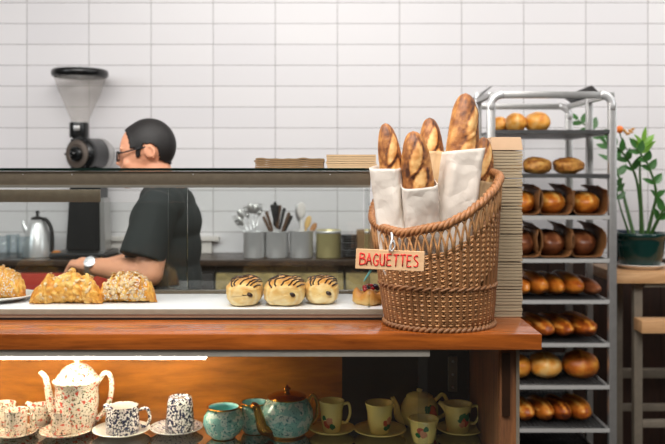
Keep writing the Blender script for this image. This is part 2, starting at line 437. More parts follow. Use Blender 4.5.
MB().box((CL,CF-.0055,gt-.0062),(CX+.0045,CF-.0041,gt+.0002)).build('glass_edge',M['glass_edge'],t,smooth=False)
z1=P(0,187.6,CF).z; z0=gt-.007
MB().box((CL,CF,z1),(CX,CF+.018,z0),.001).build('top_rail',M['alu_dull'],t,auto=30)
MB().box((CL,CF-.003,z1),(CX,CF-.0002,z1+.006)).build('rail_lip',M['alu'],t,smooth=False)
for k,xx in enumerate((P(23,0,CF).x,P(72,0,CF).x,P(193,0,CF).x,P(330,0,CF).x)):
    MB().lathe([(0,0),(.0016,0),(.0012,.001),(0,.001)],(0,0,0),10,Matrix.Translation((xx,CF-.0002,P(0,174.5,CF).z))@Matrix.Rotation(PI/2,4,'X')).build('rail_screw',M['steel'],t)
MB().box((CL,CF+.007,ZT),(CX-.001,CF+.011,z1)).build('front_glass',M['glass'],t,smooth=False)
MB().box((CX-.005,CF+.012,ZT),(CX-.001,CB+.01,z0)).build('end_glass',M['glass'],t,smooth=False)
MB().box((CL,CB,z0-.02),(CX,CB+.016,z0),.001).build('rear_rail',M['alu_dull'],t,auto=30)
xa=P(101,0,CB).x; xb=P(187,0,CB).x
zt=P(0,189.5,CB).z; zb=P(0,202,CB).z
d=MB().box((CL,CB-.006,ZT+.008),(xb,CB-.002,zb)).build('sliding_door',M['glass'],t,smooth=False)
MB().box((CL,CB-.010,zb),(xa,CB-.001,zt),.001).build('door_handle_rail',M['alu_dull'],d,auto=30)
MB().box((xb,CB-.0062,ZT+.008),(xb+.0022,CB-.0018,z0-.02)).build('door_edge',M['glass_line'],d,smooth=False)
d=MB().box((xb-.05,CB+.004,ZT+.008),(CX-.008,CB+.008,z0-.021)).build('sliding_door',M['glass'],t,smooth=False)

# ------------------------------------------------------------------ wicker basket
BC=Vector((.2415,1.921)); RC=Vector((.228,1.905)); RB=.1165; RT=.1445; ZBASE=ZW
KEY=[(-180,.236),(-150,.220),(-127,.213),(-90,.230),(-72,.250),(-55,.275),(-40,.298),(-20,.324),(0,.335),(40,.350),(90,.345),(140,.290),(180,.236)]
def rimh(a):
    d=math.degrees(a); d=(d+180)%360-180
    for (a0,h0),(a1,h1) in zip(KEY,KEY[1:]):
        if a0<=d<=a1:
            u=(d-a0)/(a1-a0); u=u*u*(3-2*u)*.4+u*.6; return h0+(h1-h0)*u
    return KEY[-1][1]
def bpt(a,h,dr=0):
    u=h/.30; c=BC.lerp(RC,u); r=RB+(RT-RB)*(u**.8 if u>0 else 0)+dr
    return Vector((c.x+r*math.cos(a),c.y+r*math.sin(a),ZBASE+h))
NST=52
bk=thing('wicker_basket',(BC.x,BC.y,ZBASE),'round brown wicker basket with slanted rim holding bagged baguettes','basket')
def weave(hfun,phase,n=NST*6,amp=.0021,rad=.0023):
    pts=[]
    for k in range(n):
        a=2*PI*k/n; h=hfun(a)
        if h is None: pts.append(None); continue
        pts.append(bpt(a,h,amp*math.sin(a*NST/1.0+phase)))
    return pts,rad
w=MB()
def addrow(hf,ph):
    pts,rad=weave(hf,ph)
    if all(p is not None for p in pts): w.tube(pts,rad,6,closed=True); return
    n=len(pts); st=next(i for i in range(n) if pts[i] is None); run=[]
    for k in range(n+1):
        p=pts[(st+k)%n]
        if p is None:
            if len(run)>6: w.tube(run,rad,6)
            run=[]
        else: run.append(p)
W1=.088
rows=int(W1/.0053)
for i in range(rows): addrow(lambda a,i=i:.010+i*.0053,PI*(i%2))
for i in range(22):
    def hf(a,i=i):
        h=rimh(a)-.058-i*.0054
        lim=W1+.010
        return h if h>lim else None
    addrow(hf,PI*(i%2))
w.build('wicker_weave',M['wicker'],bk)
# the paired rope row between the two bands
rp=MB()
for s in (0,PI):
    rp.tube([bpt(2*PI*k/264,W1+.006+.003*math.sin(22*2*PI*k/264+s),.002+.003*math.cos(22*2*PI*k/264+s)) for k in range(264)],.0032,6,closed=True)
for s in (0,PI):
    rp.tube([bpt(2*PI*k/264,.005+.0035*math.sin(30*2*PI*k/264+s),.004+.004*math.cos(30*2*PI*k/264+s)) for k in range(264)],.0042,6,closed=True)
rp.build('rope_border',M['wicker_dark'],bk)
st=MB()
for k in range(NST):
    a=2*PI*(k+.25)/NST
    H=rimh(a)-.050
    st.tube([bpt(a,.004+(H-.004)*i/10,.0012) for i in range(11)],.0040,6)
st.build('wicker_lattice',M['wicker_dark'],bk)
ar=MB()
for k in range(NST):
    for dr,sp in ((.0035,2.0),(-.001,2.0)):
        if dr<0: continue
        a0=2*PI*(k+.25)/NST; a1=2*PI*(k+.25+sp)/NST; pts=[]
        for i in range(13):
            u=i/12; a=a0+(a1-a0)*u; top=rimh((a0+a1)/2)-.007; bot=rimh(a)-.066
            pts.append(bpt(a,bot+(top-bot)*math.sin(PI*u)**.6,dr+.001*(k%2)))
        ar.tube(pts,.0026,6)
ar.build('arch_lattice',M['wicker'],bk)
rm=MB()
for s in range(3):
    n=360
    rm.tube([bpt(2*PI*k/n,rimh(2*PI*k/n)+.0055*math.sin(26*2*PI*k/n+s*2*PI/3),.0055*math.cos(26*2*PI*k/n+s*2*PI/3)) for k in range(n)],.0056,7,closed=True)
rm.build('rim',M['wicker_rim'],bk)
MB().lathe([(0,.003),(RB-.004,.003),(RB-.004,.009),(0,.009)],(BC.x,BC.y,ZBASE),44).build('basket_base',M['wicker_dark'],bk)

# ------------------------------------------------------------------ sign with its clip
SD=1.742
c=P(390,260,SD); sg=thing('price_sign',c,'tan card sign lettered BAGUETTES in red clipped to the basket','sign')
ang=math.atan2(-3.0,68); ca,sa=math.cos(ang),math.sin(ang)
SW=68.5*SD/F; SH=20*SD/F
def sp(u,v,d=0):  # u,v in metres on the sign's face, d towards the viewer
    return Vector((c.x+u*ca-v*sa, c.y-d, c.z+u*sa+v*ca))
bm=bmesh.new(); bmesh.ops.create_cube(bm,size=1)
for q in bm.verts: q.co=sp(q.co.x*SW,q.co.z*SH,-q.co.y*.005)
bmesh.ops.bevel(bm,geom=list(bm.edges),offset=.0008,segments=1,affect='EDGES')
MB().bm(bm).build('card',M['sign'],sg,smooth=False)
G={'B':[[(0,0),(0,1)],[(0,1),(.42,.93),(.45,.68),(.05,.55)],[(.05,.55),(.52,.48),(.55,.12),(0,0)]],
 'A':[[(0,0),(.25,1)],[(.25,1),(.55,0)],[(.1,.38),(.48,.36)]],
 'G':[[(.5,.85),(.28,1),(.05,.65),(.05,.25),(.28,0),(.52,.12),(.52,.42)],[(.3,.42),(.58,.43)]],
 'U':[[(0,1),(.02,.3),(.22,0),(.45,.2),(.48,1)],[(.48,1),(.5,0)]],
 'E':[[(.03,0),(.03,1)],[(.03,1),(.5,.98)],[(.03,.52),(.42,.53)],[(.03,0),(.52,.03)]],
 'T':[[(0,.97),(.6,1)],[(.3,1),(.28,0)]],
 'S':[[(.48,.9),(.25,1),(.05,.78),(.25,.55),(.48,.35),(.36,.05),(.02,.08)]]}
u=-SW*.44; H=SH*.58; WD=SW*.88/9
for i,ch in enumerate('BAGUETTES'):
    m=MB()
    for s in G[ch]:
        pts=[sp(u+x*WD*1.35,-H*.5+y*H+(.0004*math.sin(i*2.3)),.0028) for x,y in (s if len(s)<3 else [(q.x,q.y) for q in bez([(x,y,0) for x,y in s],18)])]
        m.tube(pts,.00145,6)
    m.build('letter',M['red_ink'],sg); u+=WD
cl=MB(); p0=P(391.5,237,1.747)
cl.tube(bez([p0+V(0,.02,0),p0+V(0,.004,.008),p0+V(.0015,-.004,0),P(391,244,SD-.004),P(389.5,251,SD-.006)],16),.0022,8)
cl.tube(bez([P(393.5,240,SD-.006),P(395,246,SD-.007),P(391.5,251,SD-.007),P(389.5,247,SD-.007),P(392.5,241,SD-.006)],20),.0013,6)
cl.build('wire_clip',M['steel_bright'],sg)
pg=MB(); pg.capsule(P(371,270,SD+.004),.0026,P(364,281,SD+.004),.0013); pg.build('peg',M['teal_clip'],sg)

# ------------------------------------------------------------------ baguettes and their bags
def baguette(name,p0,p1,R,seed,label,roll=0.0,nsc=7):
    """p0 bottom end, p1 top end"""
    p0=Vector(p0);p1=Vector(p1); L=(p1-p0).length; rnd=random.Random(seed)
    ax=(p1-p0).normalized(); fr=V(0,-1,0); fr=(fr-ax*fr.dot(ax)).normalized(); sd=ax.cross(fr)
    cr,sr=math.cos(roll),math.sin(roll); fr,sd=fr*cr+sd*sr,sd*cr-fr*sr
    n=110;m=40; vs=[];at=[];fs=[]
    cuts=[(L*(.08+.84*(k+.5)/nsc),rnd.uniform(-.3,.3)) for k in range(nsc)]
    bow=rnd.uniform(-.008,.008); rnd_l=[rnd.uniform(.55,.75) for _ in cuts]
    for i in range(n+1):
        u=i/n; s=2*u-1; prof=(1-abs(s)**5.5)**.5*(.86+.14*math.cos(s*1.1)) if 0<u<1 else 0
        prof=max(prof,.001)
        for k in range(m):
            a=2*PI*k/m; r=R*prof
            x=u*L; y=a if a<=PI else a-2*PI
            bake=.56+.14*math.cos(a)+.15*(abs(s)**6)
            for (cx,cy) in cuts:
                dx=x-cx; dy=(y-cy)*R
                th=.42; ex=dx*math.cos(th)+dy*math.sin(th); ey=-dx*math.sin(th)+dy*math.cos(th)
                q=(ex/(L/nsc*rnd_l[cuts.index((cx,cy))]))**2+(ey/(R*.42))**2
                if q<1.7:
                    g=max(0,1-q)
                    r+=R*.10*g**.5*prof if q<1 else 0
                    if q<1: bake-=.34*min(1,g*2.5)
                    else: bake+=.16
                    if .72<q<1.25 and ey>0: r+=R*.06*prof; bake+=.22
            nz=noise.noise(Vector((x*16+seed*9,math.cos(a)*1.3,math.sin(a)*1.3)))
            r*=1+.07*nz+.025*noise.noise(Vector((x*70+seed,math.cos(a)*3,math.sin(a)*3))); bake+=.26*noise.noise(Vector((x*38+seed*5,math.cos(a)*2,math.sin(a)*2)))+.20*noise.noise(Vector((x*110+seed*5,math.cos(a)*5,math.sin(a)*5)))
            c=p0+ax*x+sd*(bow*(1-s*s))
            vs.append(c+fr*(math.cos(a)*r)+sd*(math.sin(a)*r)); at.append(bake)
    for i in range(n):
        for k in range(m):
            k2=(k+1)%m; fs.append([i*m+k,i*m+k2,(i+1)*m+k2,(i+1)*m+k])
    fs.append(list(range(m-1,-1,-1))); fs.append([n*m+k for k in range(m)])
    o=MB().add(vs,fs,at).build(name,M['baguette'],attr='bake')
    base_origin(o); return tag(o,label,'bread','baguettes in the wicker basket')
def bag(p0,p1,w0,w1,d,seed,mat,label,slant=0.0,yaw=0.0):
    """open topped paper bag from p0 (bottom centre) to p1 (top centre); w0/w1 half widths"""
    p0=Vector(p0);p1=Vector(p1); ax=(p1-p0); L=ax.length; ax.normalize()
    fr=V(math.sin(yaw),-math.cos(yaw),0); fr=(fr-ax*fr.dot(ax)).normalized(); sd=ax.cross(fr)*-1
    if sd.x<0: sd=-sd
    n=44;m=56; vs=[];fs=[]
    def ring(u,k):
        a=2*PI*k/m; ca,sa=math.cos(a),math.sin(a); e=.42
        x=math.copysign(abs(ca)**e,ca); y=math.copysign(abs(sa)**e,sa)
        w=w0+(w1-w0)*u; w*=min(1,.72+u*1.6); dd=d*min(1,.55+1.3*u)
        top=u**3
        sft=slant*x*top
        cr=.0060*noise.noise(Vector((x*2.1+seed,u*5+seed*3,y*2)))+.003*abs(noise.noise(Vector((x*4+seed*2,u*11,y*3))))
        cre=.0060*math.sin(u*9+x*3.1+seed)*(noise.noise(Vector((u*3,x*1.5,seed*1.7))))
        return p0+ax*(u*L+sft)+sd*(x*w+.4*cr)+fr*(-y*dd*1.0-0)+fr*(-(cr+cre) if y>0 else cr+cre)
    for i in range(n+1):
        for k in range(m): vs.append(ring(i/n,k))
    for i in range(n):
        for k in range(m):
            k2=(k+1)%m; fs.append([i*m+k,i*m+k2,(i+1)*m+k2,(i+1)*m+k])
    fs.append(list(range(m-1,-1,-1)))
    o=MB().add(vs,fs).build('paper_bag',mat,auto=50)
    so=o.modifiers.new('thickness','SOLIDIFY'); so.thickness=.0008
    base_origin(o); return tag(o,label,'bag','paper bags around the baguettes')
zb=ZBASE+.014
def bp(px,py,d): return P(px,py,d)
# front row, then the ones behind
def pair(top,low,D0,D1,R,seed,label,bagspec=None,roll=0,nsc=7):
    """top/low: photo points of the loaf's top end and of its foot"""
    p1=P(top[0],top[1],D1); p0=P(low[0],low[1],D0)
    baguette('baguette',p0,p1,R,seed,label,roll,nsc)
pair((385,123),(406,306),1.885,1.862,.0275,1,'slim dark-tipped baguette standing above the low side of the basket rim',None,.25,7)
pair((413,131),(426,298),1.885,1.822,.0345,2,'stout baguette with broad split crust standing in front of the others',None,-.2,6)
pair((429.5,117.5),(434,296),1.95,1.955,.031,3,'dark baguette rising between the split-crust loaf and the tallest loaf',None,.3,7)
pair((466,93),(445,304),1.885,1.895,.037,4,'tallest baguette with a wide pale slash in the biggest white bag',None,.35,7)
pair((484,137),(470,290),1.955,1.965,.026,5,'dark baguette mostly hidden behind the tallest one by the paper stack',None,.0,5)
bag(P(403,300,1.885),P(386.5,167,1.864),.033,.0335,.036,1,M['bagwhite'],'white paper bag around the slim dark-tipped baguette',-.004,-.35)
bag(P(426,296,1.88),P(418.5,183,1.826),.0375,.038,.047,2,M['bagwhite'],'white paper bag around the stout split-crust baguette',.001,0)
bag(P(436,292,1.95),P(440,152,1.955),.034,.035,.040,3,M['bagkraft'],'kraft paper bag behind the tallest baguette and the stout one',.0,.1)
bag(P(441,304,1.885),P(463,150,1.893),.040,.041,.051,4,M['bagwhite'],'largest white paper bag, crumpled and leaning, around the tallest baguette',.010,.1)
bag(P(470,288,1.955),P(485,182,1.963),.028,.029,.034,5,M['bagkraft'],'small kraft paper bag at the high side of the basket rim',.0,.2)

# ------------------------------------------------------------------ stack of paper bags beside the basket
rnd=random.Random(3)
sx0,sx1=.372,.4475; sy0=1.992; z=ZW+.0005; top=P(0,150,sy0).z
proto=MB().box((-.0378,0,0),(.0378,.36,.0058),.0012).build('folded_paper_bag',M['kraft_stack'],smooth=False)
N=int((top-z)/.0072); hstep=(top-z)/N
for k in range(N):
    o=proto if k==0 else proto.copy()
    if k: COL.objects.link(o)
    big=(k%9==8)
    o.location=((sx0+sx1)/2+rnd.uniform(-.0012,.0012),sy0+rnd.uniform(0,.003),z+k*hstep)
    o.scale=(1,1,(hstep-.0010-(.0014 if big else 0))/.0058)
    tag(o,'flat pale kraft bag in the tall stack beside the basket','bag','paper bags stacked beside the basket')
o=MB().add([(sx0,sy0,top),(sx1+.001,sy0,top),(sx1-.003,sy0+.004,P(0,137,sy0).z),(sx0+.003,sy0+.004,P(0,137,sy0).z),
            (sx0,sy0+.36,top),(sx1+.001,sy0+.36,top),(sx1-.003,sy0+.356,P(0,137,sy0).z),(sx0+.003,sy0+.356,P(0,137,sy0).z)],
           [[0,1,2,3],[1,5,6,2],[5,4,7,6],[4,0,3,7],[3,2,6,7],[4,5,1,0]]).build('flat_carton',M['card_top'],smooth=False)
base_origin(o); tag(o,'tan card carton lying on top of the tall bag stack','carton')
# folded kraft bags lying on the glass top
def flat_bags(x0,x1,yt,n,mat,wav,label,group,seed):
    zz=gt+.0004; zt=P(0,yt,2.0).z; st=(zt-zz)/n; rnd=random.Random(seed)
    for k in range(n):
        m=MB(); q=28; a=P(x0,0,2.0).x+rnd.uniform(0,.004); b=P(x1,0,2.0).x-rnd.uniform(0,.004); vs=[];fs=[]
        for i in range(q+1):
            x=a+(b-a)*i/q; wv=wav*noise.noise(Vector((i*.23,seed,0)))*k/n
            for (y,dz) in ((1.985,0),(2.16,0),(2.16,st*.82),(1.985,st*.82)): vs.append((x,y,zz+k*st+dz+wv+wav*.3*k/n))
        for i in range(q):
            for e in range(4): fs.append([i*4+e,i*4+(e+1)%4,(i+1)*4+(e+1)%4,(i+1)*4+e])
        fs+=[[3,2,1,0],[q*4,q*4+1,q*4+2,q*4+3]]
        o=m.add(vs,fs).build('folded_paper_bag',mat,auto=40); base_origin(o); tag(o,label,'bag',group)
flat_bags(254.5,325,158.5,5,M['kraft_dark'],.004,'wavy brown paper bag in the lower pile on the glass top','brown bags piled on the glass top',5)
flat_bags(326,377,154.3,6,M['kraft'],.0,'smooth tan paper bag in the taller pile on the glass top','tan bags piled on the glass top',6)
# ------------------------------------------------------------------ pastries in the case
def pain(px0,px1,seed,label,dy=0.0,L=.135,H=.060):
    y0=1.972+dy; x0=P(px0,0,y0).x; x1=P(px1,0,y0).x; W=(x1-x0)/2; cx=(x0+x1)/2
    root=thing('chocolate_pastry',(cx,y0+L/2,ZT+.0004),label,'pastry','chocolate pastries in the case')
    n=56;m=56; vs=[];fs=[];at=[]
    for i in range(n+1):
        u=i/n; s=2*u-1
        e=max((1-abs(s)**6)**.42,.02 if i in (0,n) else .0)
        for k in range(m):
            a=2*PI*k/m; ca,sa=math.cos(a),math.sin(a); q=.74
            x=math.copysign(abs(ca)**q,ca)*W*e; z=math.copysign(abs(sa)**q,sa)*H/2*(.35+.65*e)
            lay=math.sin(math.atan2(z,x)*2+math.hypot(x,z)*520+seed)
            nz=.0030*noise.noise(Vector((x*45+seed,u*6,z*45)))
            x+=ca*(nz+.0010*math.sin(z*520+seed)); z+=sa*nz
            if sa>0: z+=.0035*math.cos(s*1.6)-.006*max(0,-s-.75)*3
            zz=max(z+H/2-.001,0.0); dd=.004*noise.noise(Vector((x*30,z*30,seed))) if abs(s)>.9 else 0
            at.append(.10+.75*max(0,(zz/H-.42))+.13*lay*(1 if abs(s)>.8 else .5))
            vs.append((cx+x,y0+L*u+dd+.002,ZT+.0004+zz))
    for i in range(n):
        for k in range(m): fs.append([i*m+k,i*m+(k+1)%m,(i+1)*m+(k+1)%m,(i+1)*m+k])
    fs.append(list(range(m-1,-1,-1))); fs.append([n*m+k for k in range(m)])
    MB().add(vs,fs,at).build('pastry_dough',M['pastry'],root,attr='bake')
    rnd=random.Random(seed); dz=MB()
    for (ua,ub) in ((.05,.30),(.36,.60),(.66,.90)):
        for j in range(6):
            a0=PI/2+(.85-1.7*j/5)+rnd.uniform(-.06,.06); pts=[]
            for q_ in range(9):
                u=ua+(ub-ua)*q_/8+rnd.uniform(0,.012); ang=a0-.30*q_/8
                kk=ang/(2*PI)*m; ii=u*n; i0=int(ii); k0=int(kk)
                p=Vector(vs[i0*m+k0]).lerp(Vector(vs[i0*m+k0+1]),kk-k0).lerp(Vector(vs[(i0+1)*m+k0]),(ii-i0)*.5)
                pts.append(p+V(0,0,.0008))
            dz.tube(pts,.0019,6)
    dz.build('chocolate_stripe_pattern',M['choc'],root)
    e=MB().ell((cx+W*.42,y0+.0035,ZT+H*.50),(.0075,.006,.0048),14,8,Matrix.Rotation(.5,3,'Y'))
    e.build('chocolate_stick',M['choc'],root)
pain(224.5,260,1,'chocolate-striped pastry farthest along the slab from the basket')
pain(263,304.5,2,'chocolate-striped pastry sitting between its two striped neighbours',.002)
pain(304.5,338.5,3,'chocolate-striped pastry nearest the fruit danish, with dark glaze',.03,.125,.058)

def croissant(px0,px1,D,H,seed,label,mat,flakes,sugar=False,z0=None,bend=.05,lump=5,chunk=.30):
    x0=P(px0,0,D).x;x1=P(px1,0,D).x; cx=(x0+x1)/2; L=x1-x0; zb=ZT if z0 is None else z0
    root=thing('croissant',(cx,D,zb+.0004),label,'pastry')
    n=150;m=60; vs=[];fs=[];at=[]
    for i in range(n+1):
        u=i/n; s=2*u-1
        seg=abs(s)*lump; fr=seg-math.floor(seg)
        env=(1-abs(s)**2.6)**.6 if 0<u<1 else .02
        rr=H/2*max(env,.06)*(1.0+.22*(1-fr)**2-.06)
        cxp=cx+s*L/2; cyp=D+bend*s*s
        for k in range(m):
            a=2*PI*k/m; y=math.cos(a)*rr*1.18; z=math.sin(a)*rr
            w_=Vector((cxp*48+seed*3+.35*math.sin(z*90),y*42,z*60))
            f1=noise.voronoi(w_)[0]; pl_=f1[1]-f1[0]
            nz=noise.noise(Vector((cxp*30+seed,y*30,z*30))); n2=noise.noise(Vector((cxp*140+seed,y*150,z*150)))
            q=1+chunk*(min(pl_,.55)-.25)+.10*nz+.06*n2
            p=Vector((cxp+.004*n2,cyp+y*q,zb+.0006+max(0,(z*q+rr*.93))))
            vs.append(p); at.append(.34-.55*(min(pl_,.5)-.22)+.22*nz+.12*(z/H)+.2*abs(s)**4+.12*fr)
    for i in range(n):
        for k in range(m): fs.append([i*m+k,i*m+(k+1)%m,(i+1)*m+(k+1)%m,(i+1)*m+k])
    fs.append(list(range(m-1,-1,-1))); fs.append([n*m+k for k in range(m)])
    MB().add(vs,fs,at).build('pastry_dough',mat,root,attr='bake')
    rnd=random.Random(seed)
    def scatter(name,mt,num,rl,flat,lo,hi):
        fm=MB()
        for _ in range(num):
            i=int(n*rnd.uniform(lo,hi)); k=int(m*rnd.uniform(.06,.62)); p=vs[i*m+k]
            c=sum((vs[i*m+j] for j in range(m)),Vector())/m; nr=(p-c).normalized()
            q=Vector((0,0,1)).rotation_difference((nr+Vector((rnd.uniform(-.5,.5),rnd.uniform(-.5,.5),rnd.uniform(-.3,.3)))).normalized()).to_matrix()
            r=rl*rnd.uniform(.6,1.2)
            fm.ell(p+nr*.001,(r,r*rnd.uniform(.5,.9),flat),8,4,q@Matrix.Rotation(rnd.uniform(0,6),3,'Z'))
        tag(fm.build(name,mt,root),kind='stuff')
    if flakes: scatter('almond_flakes',M['almond'],flakes,.0065,.0012,.15,.85)
    if sugar:
        scatter('sugar_dusting',M['sugar'],520,.0022,.0006,.15,.85)
    return root
pz=ZT+.012
c=P(6,300,2.075); pt=thing('pastry_plate',(P(4,0,2.09).x,2.085,ZT),'white oval plate under the sugar-dusted croissant in the case','plate')
MB().lathe([(0,.001),(.055,.001),(.06,.003),(.088,.012),(.092,.0135),(.090,.0155),(.06,.007),(0,.006)],(P(-2,0,2.09).x,2.093,ZT),48).build('plate_body',M['ceramic'],pt)
croissant(-26,28,2.09,.068,11,'sugar-dusted croissant on the white plate in the pastry case',M['flaky'],0,True,z0=ZT+.007,bend=-.018,lump=5,chunk=.18)
croissant(34,106,2.06,.070,12,'large golden flaky croissant without topping, next to the white plate',M['flaky'],40,False,bend=-.03,lump=2,chunk=.36)
croissant(99,158,2.075,.066,13,'croissant heaped with pale almond flakes beside the large golden one',M['flaky'],150,True,bend=-.02,lump=4)
# big loose flakes of the golden one's crust
# fruit danish
D=2.03; x0=P(354,0,D).x; x1=P(385,0,D).x; cx=(x0+x1)/2; W=(x1-x0)/2
dn=thing('fruit_danish',(cx,D,ZT+.0004),'small golden danish topped with dark berries beside the basket','pastry')
m=MB(); n=40; vs=[];fs=[];at=[]
prof=[(.0,0),(.8,0),(1,.2),(1.0,.55),(.9,.9),(.72,1.0),(.55,.72),(0,.6)]
for (r,z) in prof:
    for k in range(n):
        a=2*PI*k/n; rr=r*W*(1+.10*math.cos(4*a))*(1+.05*noise.noise(Vector((math.cos(a)*3,math.sin(a)*3,z*2))))
        vs.append((cx+rr*math.cos(a),D+rr*math.sin(a),ZT+.0004+z*.034+(.006*math.cos(4*a) if z>.5 else 0))); at.append(.3+.4*z)
for i in range(len(prof)-1):
    for k in range(n): fs.append([i*n+k,i*n+(k+1)%n,(i+1)*n+(k+1)%n,(i+1)*n+k])
m.add(vs,fs,at).build('pastry_base',M['pastry'],dn,attr='bake')
rnd=random.Random(5)
for k in range(15):
    a=rnd.uniform(0,6.28); r=W*.55*rnd.random()**.5
    MB().ell((cx+r*math.cos(a),D+r*math.sin(a)-.004,ZT+.036+rnd.uniform(0,.008)),(.0056,.0056,.0054),12,8).build('berry',M['berry'] if k%3 else M['redberry'],dn)
lf=MB()
for k in range(6):
    a=rnd.uniform(0,6.28); r=W*.45
    lf.ell((cx+r*math.cos(a),D+r*math.sin(a)-.008,ZT+.044),(.007,.003,.0012),8,5,Matrix.Rotation(rnd.uniform(0,6),3,'Z')@Matrix.Rotation(rnd.uniform(-.5,.5),3,'X'))
lf.build('herb_leaves',M['leafherb'],dn)

# ------------------------------------------------------------------ tea things in the display cabinet
def base_d(py): return (ZC-ZS)*F/(py-171)     # how deep a foot stands that the photo shows at py
K=lambda d:d/F
def spot(px,py): d=base_d(py); return Vector(((px-332.5)*d/F,d,ZS+.0003)),d/F
def saucer(px,py,wpx,mat,label,group,edge=None):
    c,k=spot(px,py); R=wpx/2*k
    root=thing('saucer',c,label,'saucer',group)
    MB().lathe([(0,.0),(R*.45,0),(R*.5,.002),(R*.85,.009),(R,.0145),(R*.99,.0165),(R*.84,.0125),(R*.5,.0055),(R*.42,.0045),(0,.0045)],c,48).build('saucer_body',mat,root)
    if edge: MB().lathe([(R*.975,.0145),(R*1.004,.0140),(R*1.004,.0172),(R*.975,.0168)],c,48).build('gold_rim',edge,root)
    return c+V(0,0,.0052),R
def hollow(pr,t=.0022):
    """outer profile -> closed thin walled profile"""
    inner=[(max(r-t,.0),z) for r,z in reversed(pr) if r>t]; inner[-1]=(inner[-1][0],pr[0][1]+t*1.5)
    return [(0,pr[0][1])]+pr+inner+[(0,pr[0][1]+t*1.5)]
def cup(c,pr,mat,label,cat,group,name='tea_cup',handle=None,hmat=None,rim=None,foot=None,inner=None,spout=None):
    root=thing(name,c,label,cat,group)
    o=MB().lathe(hollow(pr),c,44)
    o.build(name.split('_')[-1]+'_body',mat,root)
    if handle:
        pts,r=handle; MB().tube([c+Vector(p) for p in bez(pts,28)],r,9,flat=.8).build('handle',hmat or mat,root)
    if rim:
        r,z=pr[-1]; MB().lathe([(r-.0028,z-.0006),(r+.0007,z-.003),(r+.0009,z),(r-.001,z+.0009),(r-.003,z+.0004)],c,44).build('gold_rim',rim,root)
    if foot:
        r,z=pr[0]; MB().lathe([(r*.9,0.0),(r+.001,0.0),(r+.0012,.003),(r+.0002,.0045)],c,44).build('gold_foot',foot,root)
    if inner:
        ins=[(max(r-.0026,.0),z) for r,z in pr[1:]]; MB().lathe([(0,pr[0][1]+.005)]+ins[:-1]+[(ins[-1][0],ins[-1][1]-.001)],c,44).build('glazed_inside',inner,root)
    if spout:
        MB().tube([c+Vector(p) for p in bez(spout[0],24)],spout[1](25) if callable(spout[1]) else spout[1],12,flat=spout[2] if len(spout)>2 else None).build('spout',spout[3] if len(spout)>3 else mat,root)
    return root
lerpr=lambda a,b:(lambda n:[a+(b-a)*i/(n-1) for i in range(n)])
def rads(pts,a,b): n=len(bez(pts,24)); return [a+(b-a)*(i/(n-1))**.7 for i in range(n)]

# rose speckled set
R_='rose speckled tea set'
c,k=spot(77,430.5)
W=21.5*k; H=58*k
pr=[(W*.80,0),(W*.86,.003),(W*.84,.008),(W*.92,H*.2),(W*1.0,H*.55),(W*.98,H*.78),(W*1.10,H*.85),(W*1.12,H*.88),(W*.98,H*.905),(W*.80,H*1.0)]
root=thing('coffee_pot',c,'tall rose speckled coffee pot with domed lid beneath the strip light','teapot',R_)
MB().lathe(hollow(pr,.003),c,56).build('pot_body',M['chintz_red'],root)
lid=MB().lathe([(W*.79,H*.995),(W*.80,H*1.005),(W*.70,H*1.06),(W*.45,H*1.13),(W*.16,H*1.165),(0,H*1.17)],c,48).build('lid',M['chintz_red'],root)
MB().lathe([(W*.13,H*1.165),(W*.12,H*1.19),(W*.2,H*1.215),(W*.21,H*1.25),(W*.15,H*1.265),(0,H*1.268)],c,24).build('lid_knob',M['chintz_red'],lid)
sp_=[(-W*.86,0,H*.22),(-W*1.15,0,H*.36),(-W*1.32,0,H*.66),(-W*1.45,0,H*.90),(-W*1.72,0,H*1.015)]
MB().tube([c+Vector(p) for p in bez(sp_,28)],[.0165-.0105*(i/(len(bez(sp_,28))-1))**.6 for i in range(len(bez(sp_,28)))],12).build('spout',M['chintz_red'],root)
hp=[(W*.9,0,H*.80),(W*1.28,0,H*.99),(W*1.56,0,H*.93),(W*1.6,0,H*.66),(W*1.36,0,H*.38),(W*.9,0,H*.18)]
MB().tube([c+Vector(p) for p in bez(hp,40)],.0066,10,flat=.75).build('handle',M['chintz_red'],root)
def rose_cup(px,py,wpx,hpx,label,base=None,han=0):
    if base is None: c,k=spot(px,py)
    else: c,_r=base; c=c.copy(); k=c.y/F; c.x=(px-332.5)*k
    W=wpx/2*k;H=hpx*k
    pr=[(W*.82,0),(W*.95,.003),(W*.98,H*.3),(W*.97,H*.7),(W*1.03,H*.96),(W*1.04,H)]
    cup(c,pr,M['chintz_red'],label,'cup',R_,handle=([(W*.9*han,.0,H*.8),(W*1.5*han,-.002,H*.78),(W*1.55*han,-.002,H*.4),(W*.92*han,0,H*.25)],.0034) if han else None)
rose_cup(3,430,24,27,'rose speckled cup standing farthest back, behind the saucered cups')
b=saucer(15,436.5,45,M['chintz_red'],'rose speckled saucer under the cup farthest from the coffee pot',R_)
rose_cup(16,436,22,25,'rose speckled cup on a saucer, farthest from the coffee pot',b,1)
b=saucer(66,435.5,52,M['chintz_red'],'rose speckled saucer in front of the tall coffee pot',R_)
rose_cup(62,434,21.5,23,'rose speckled cup on a saucer in front of the tall coffee pot',b)
c,k=spot(40,428.5); W=11*k;H=24*k
cup(c,[(W*.8,0),(W*.9,.003),(W*.78,.008),(W*.9,H*.3),(W*1.0,H*.6),(W*.88,H*.85),(W*1.02,H)],M['chintz_red'],'rose speckled creamer jug beside the spout of the coffee pot','jug',R_,name='creamer_jug',
    handle=([(W*.8,0,H*.9),(W*1.35,0,H*.9),(W*1.45,0,H*.5),(W*.9,0,H*.3)],.0034),spout=([(-W*.6,0,H*.82),(-W*1.0,0,H*1.0),(-W*1.25,0,H*1.08)],[.011-.006*i/24 for i in range(25)]))
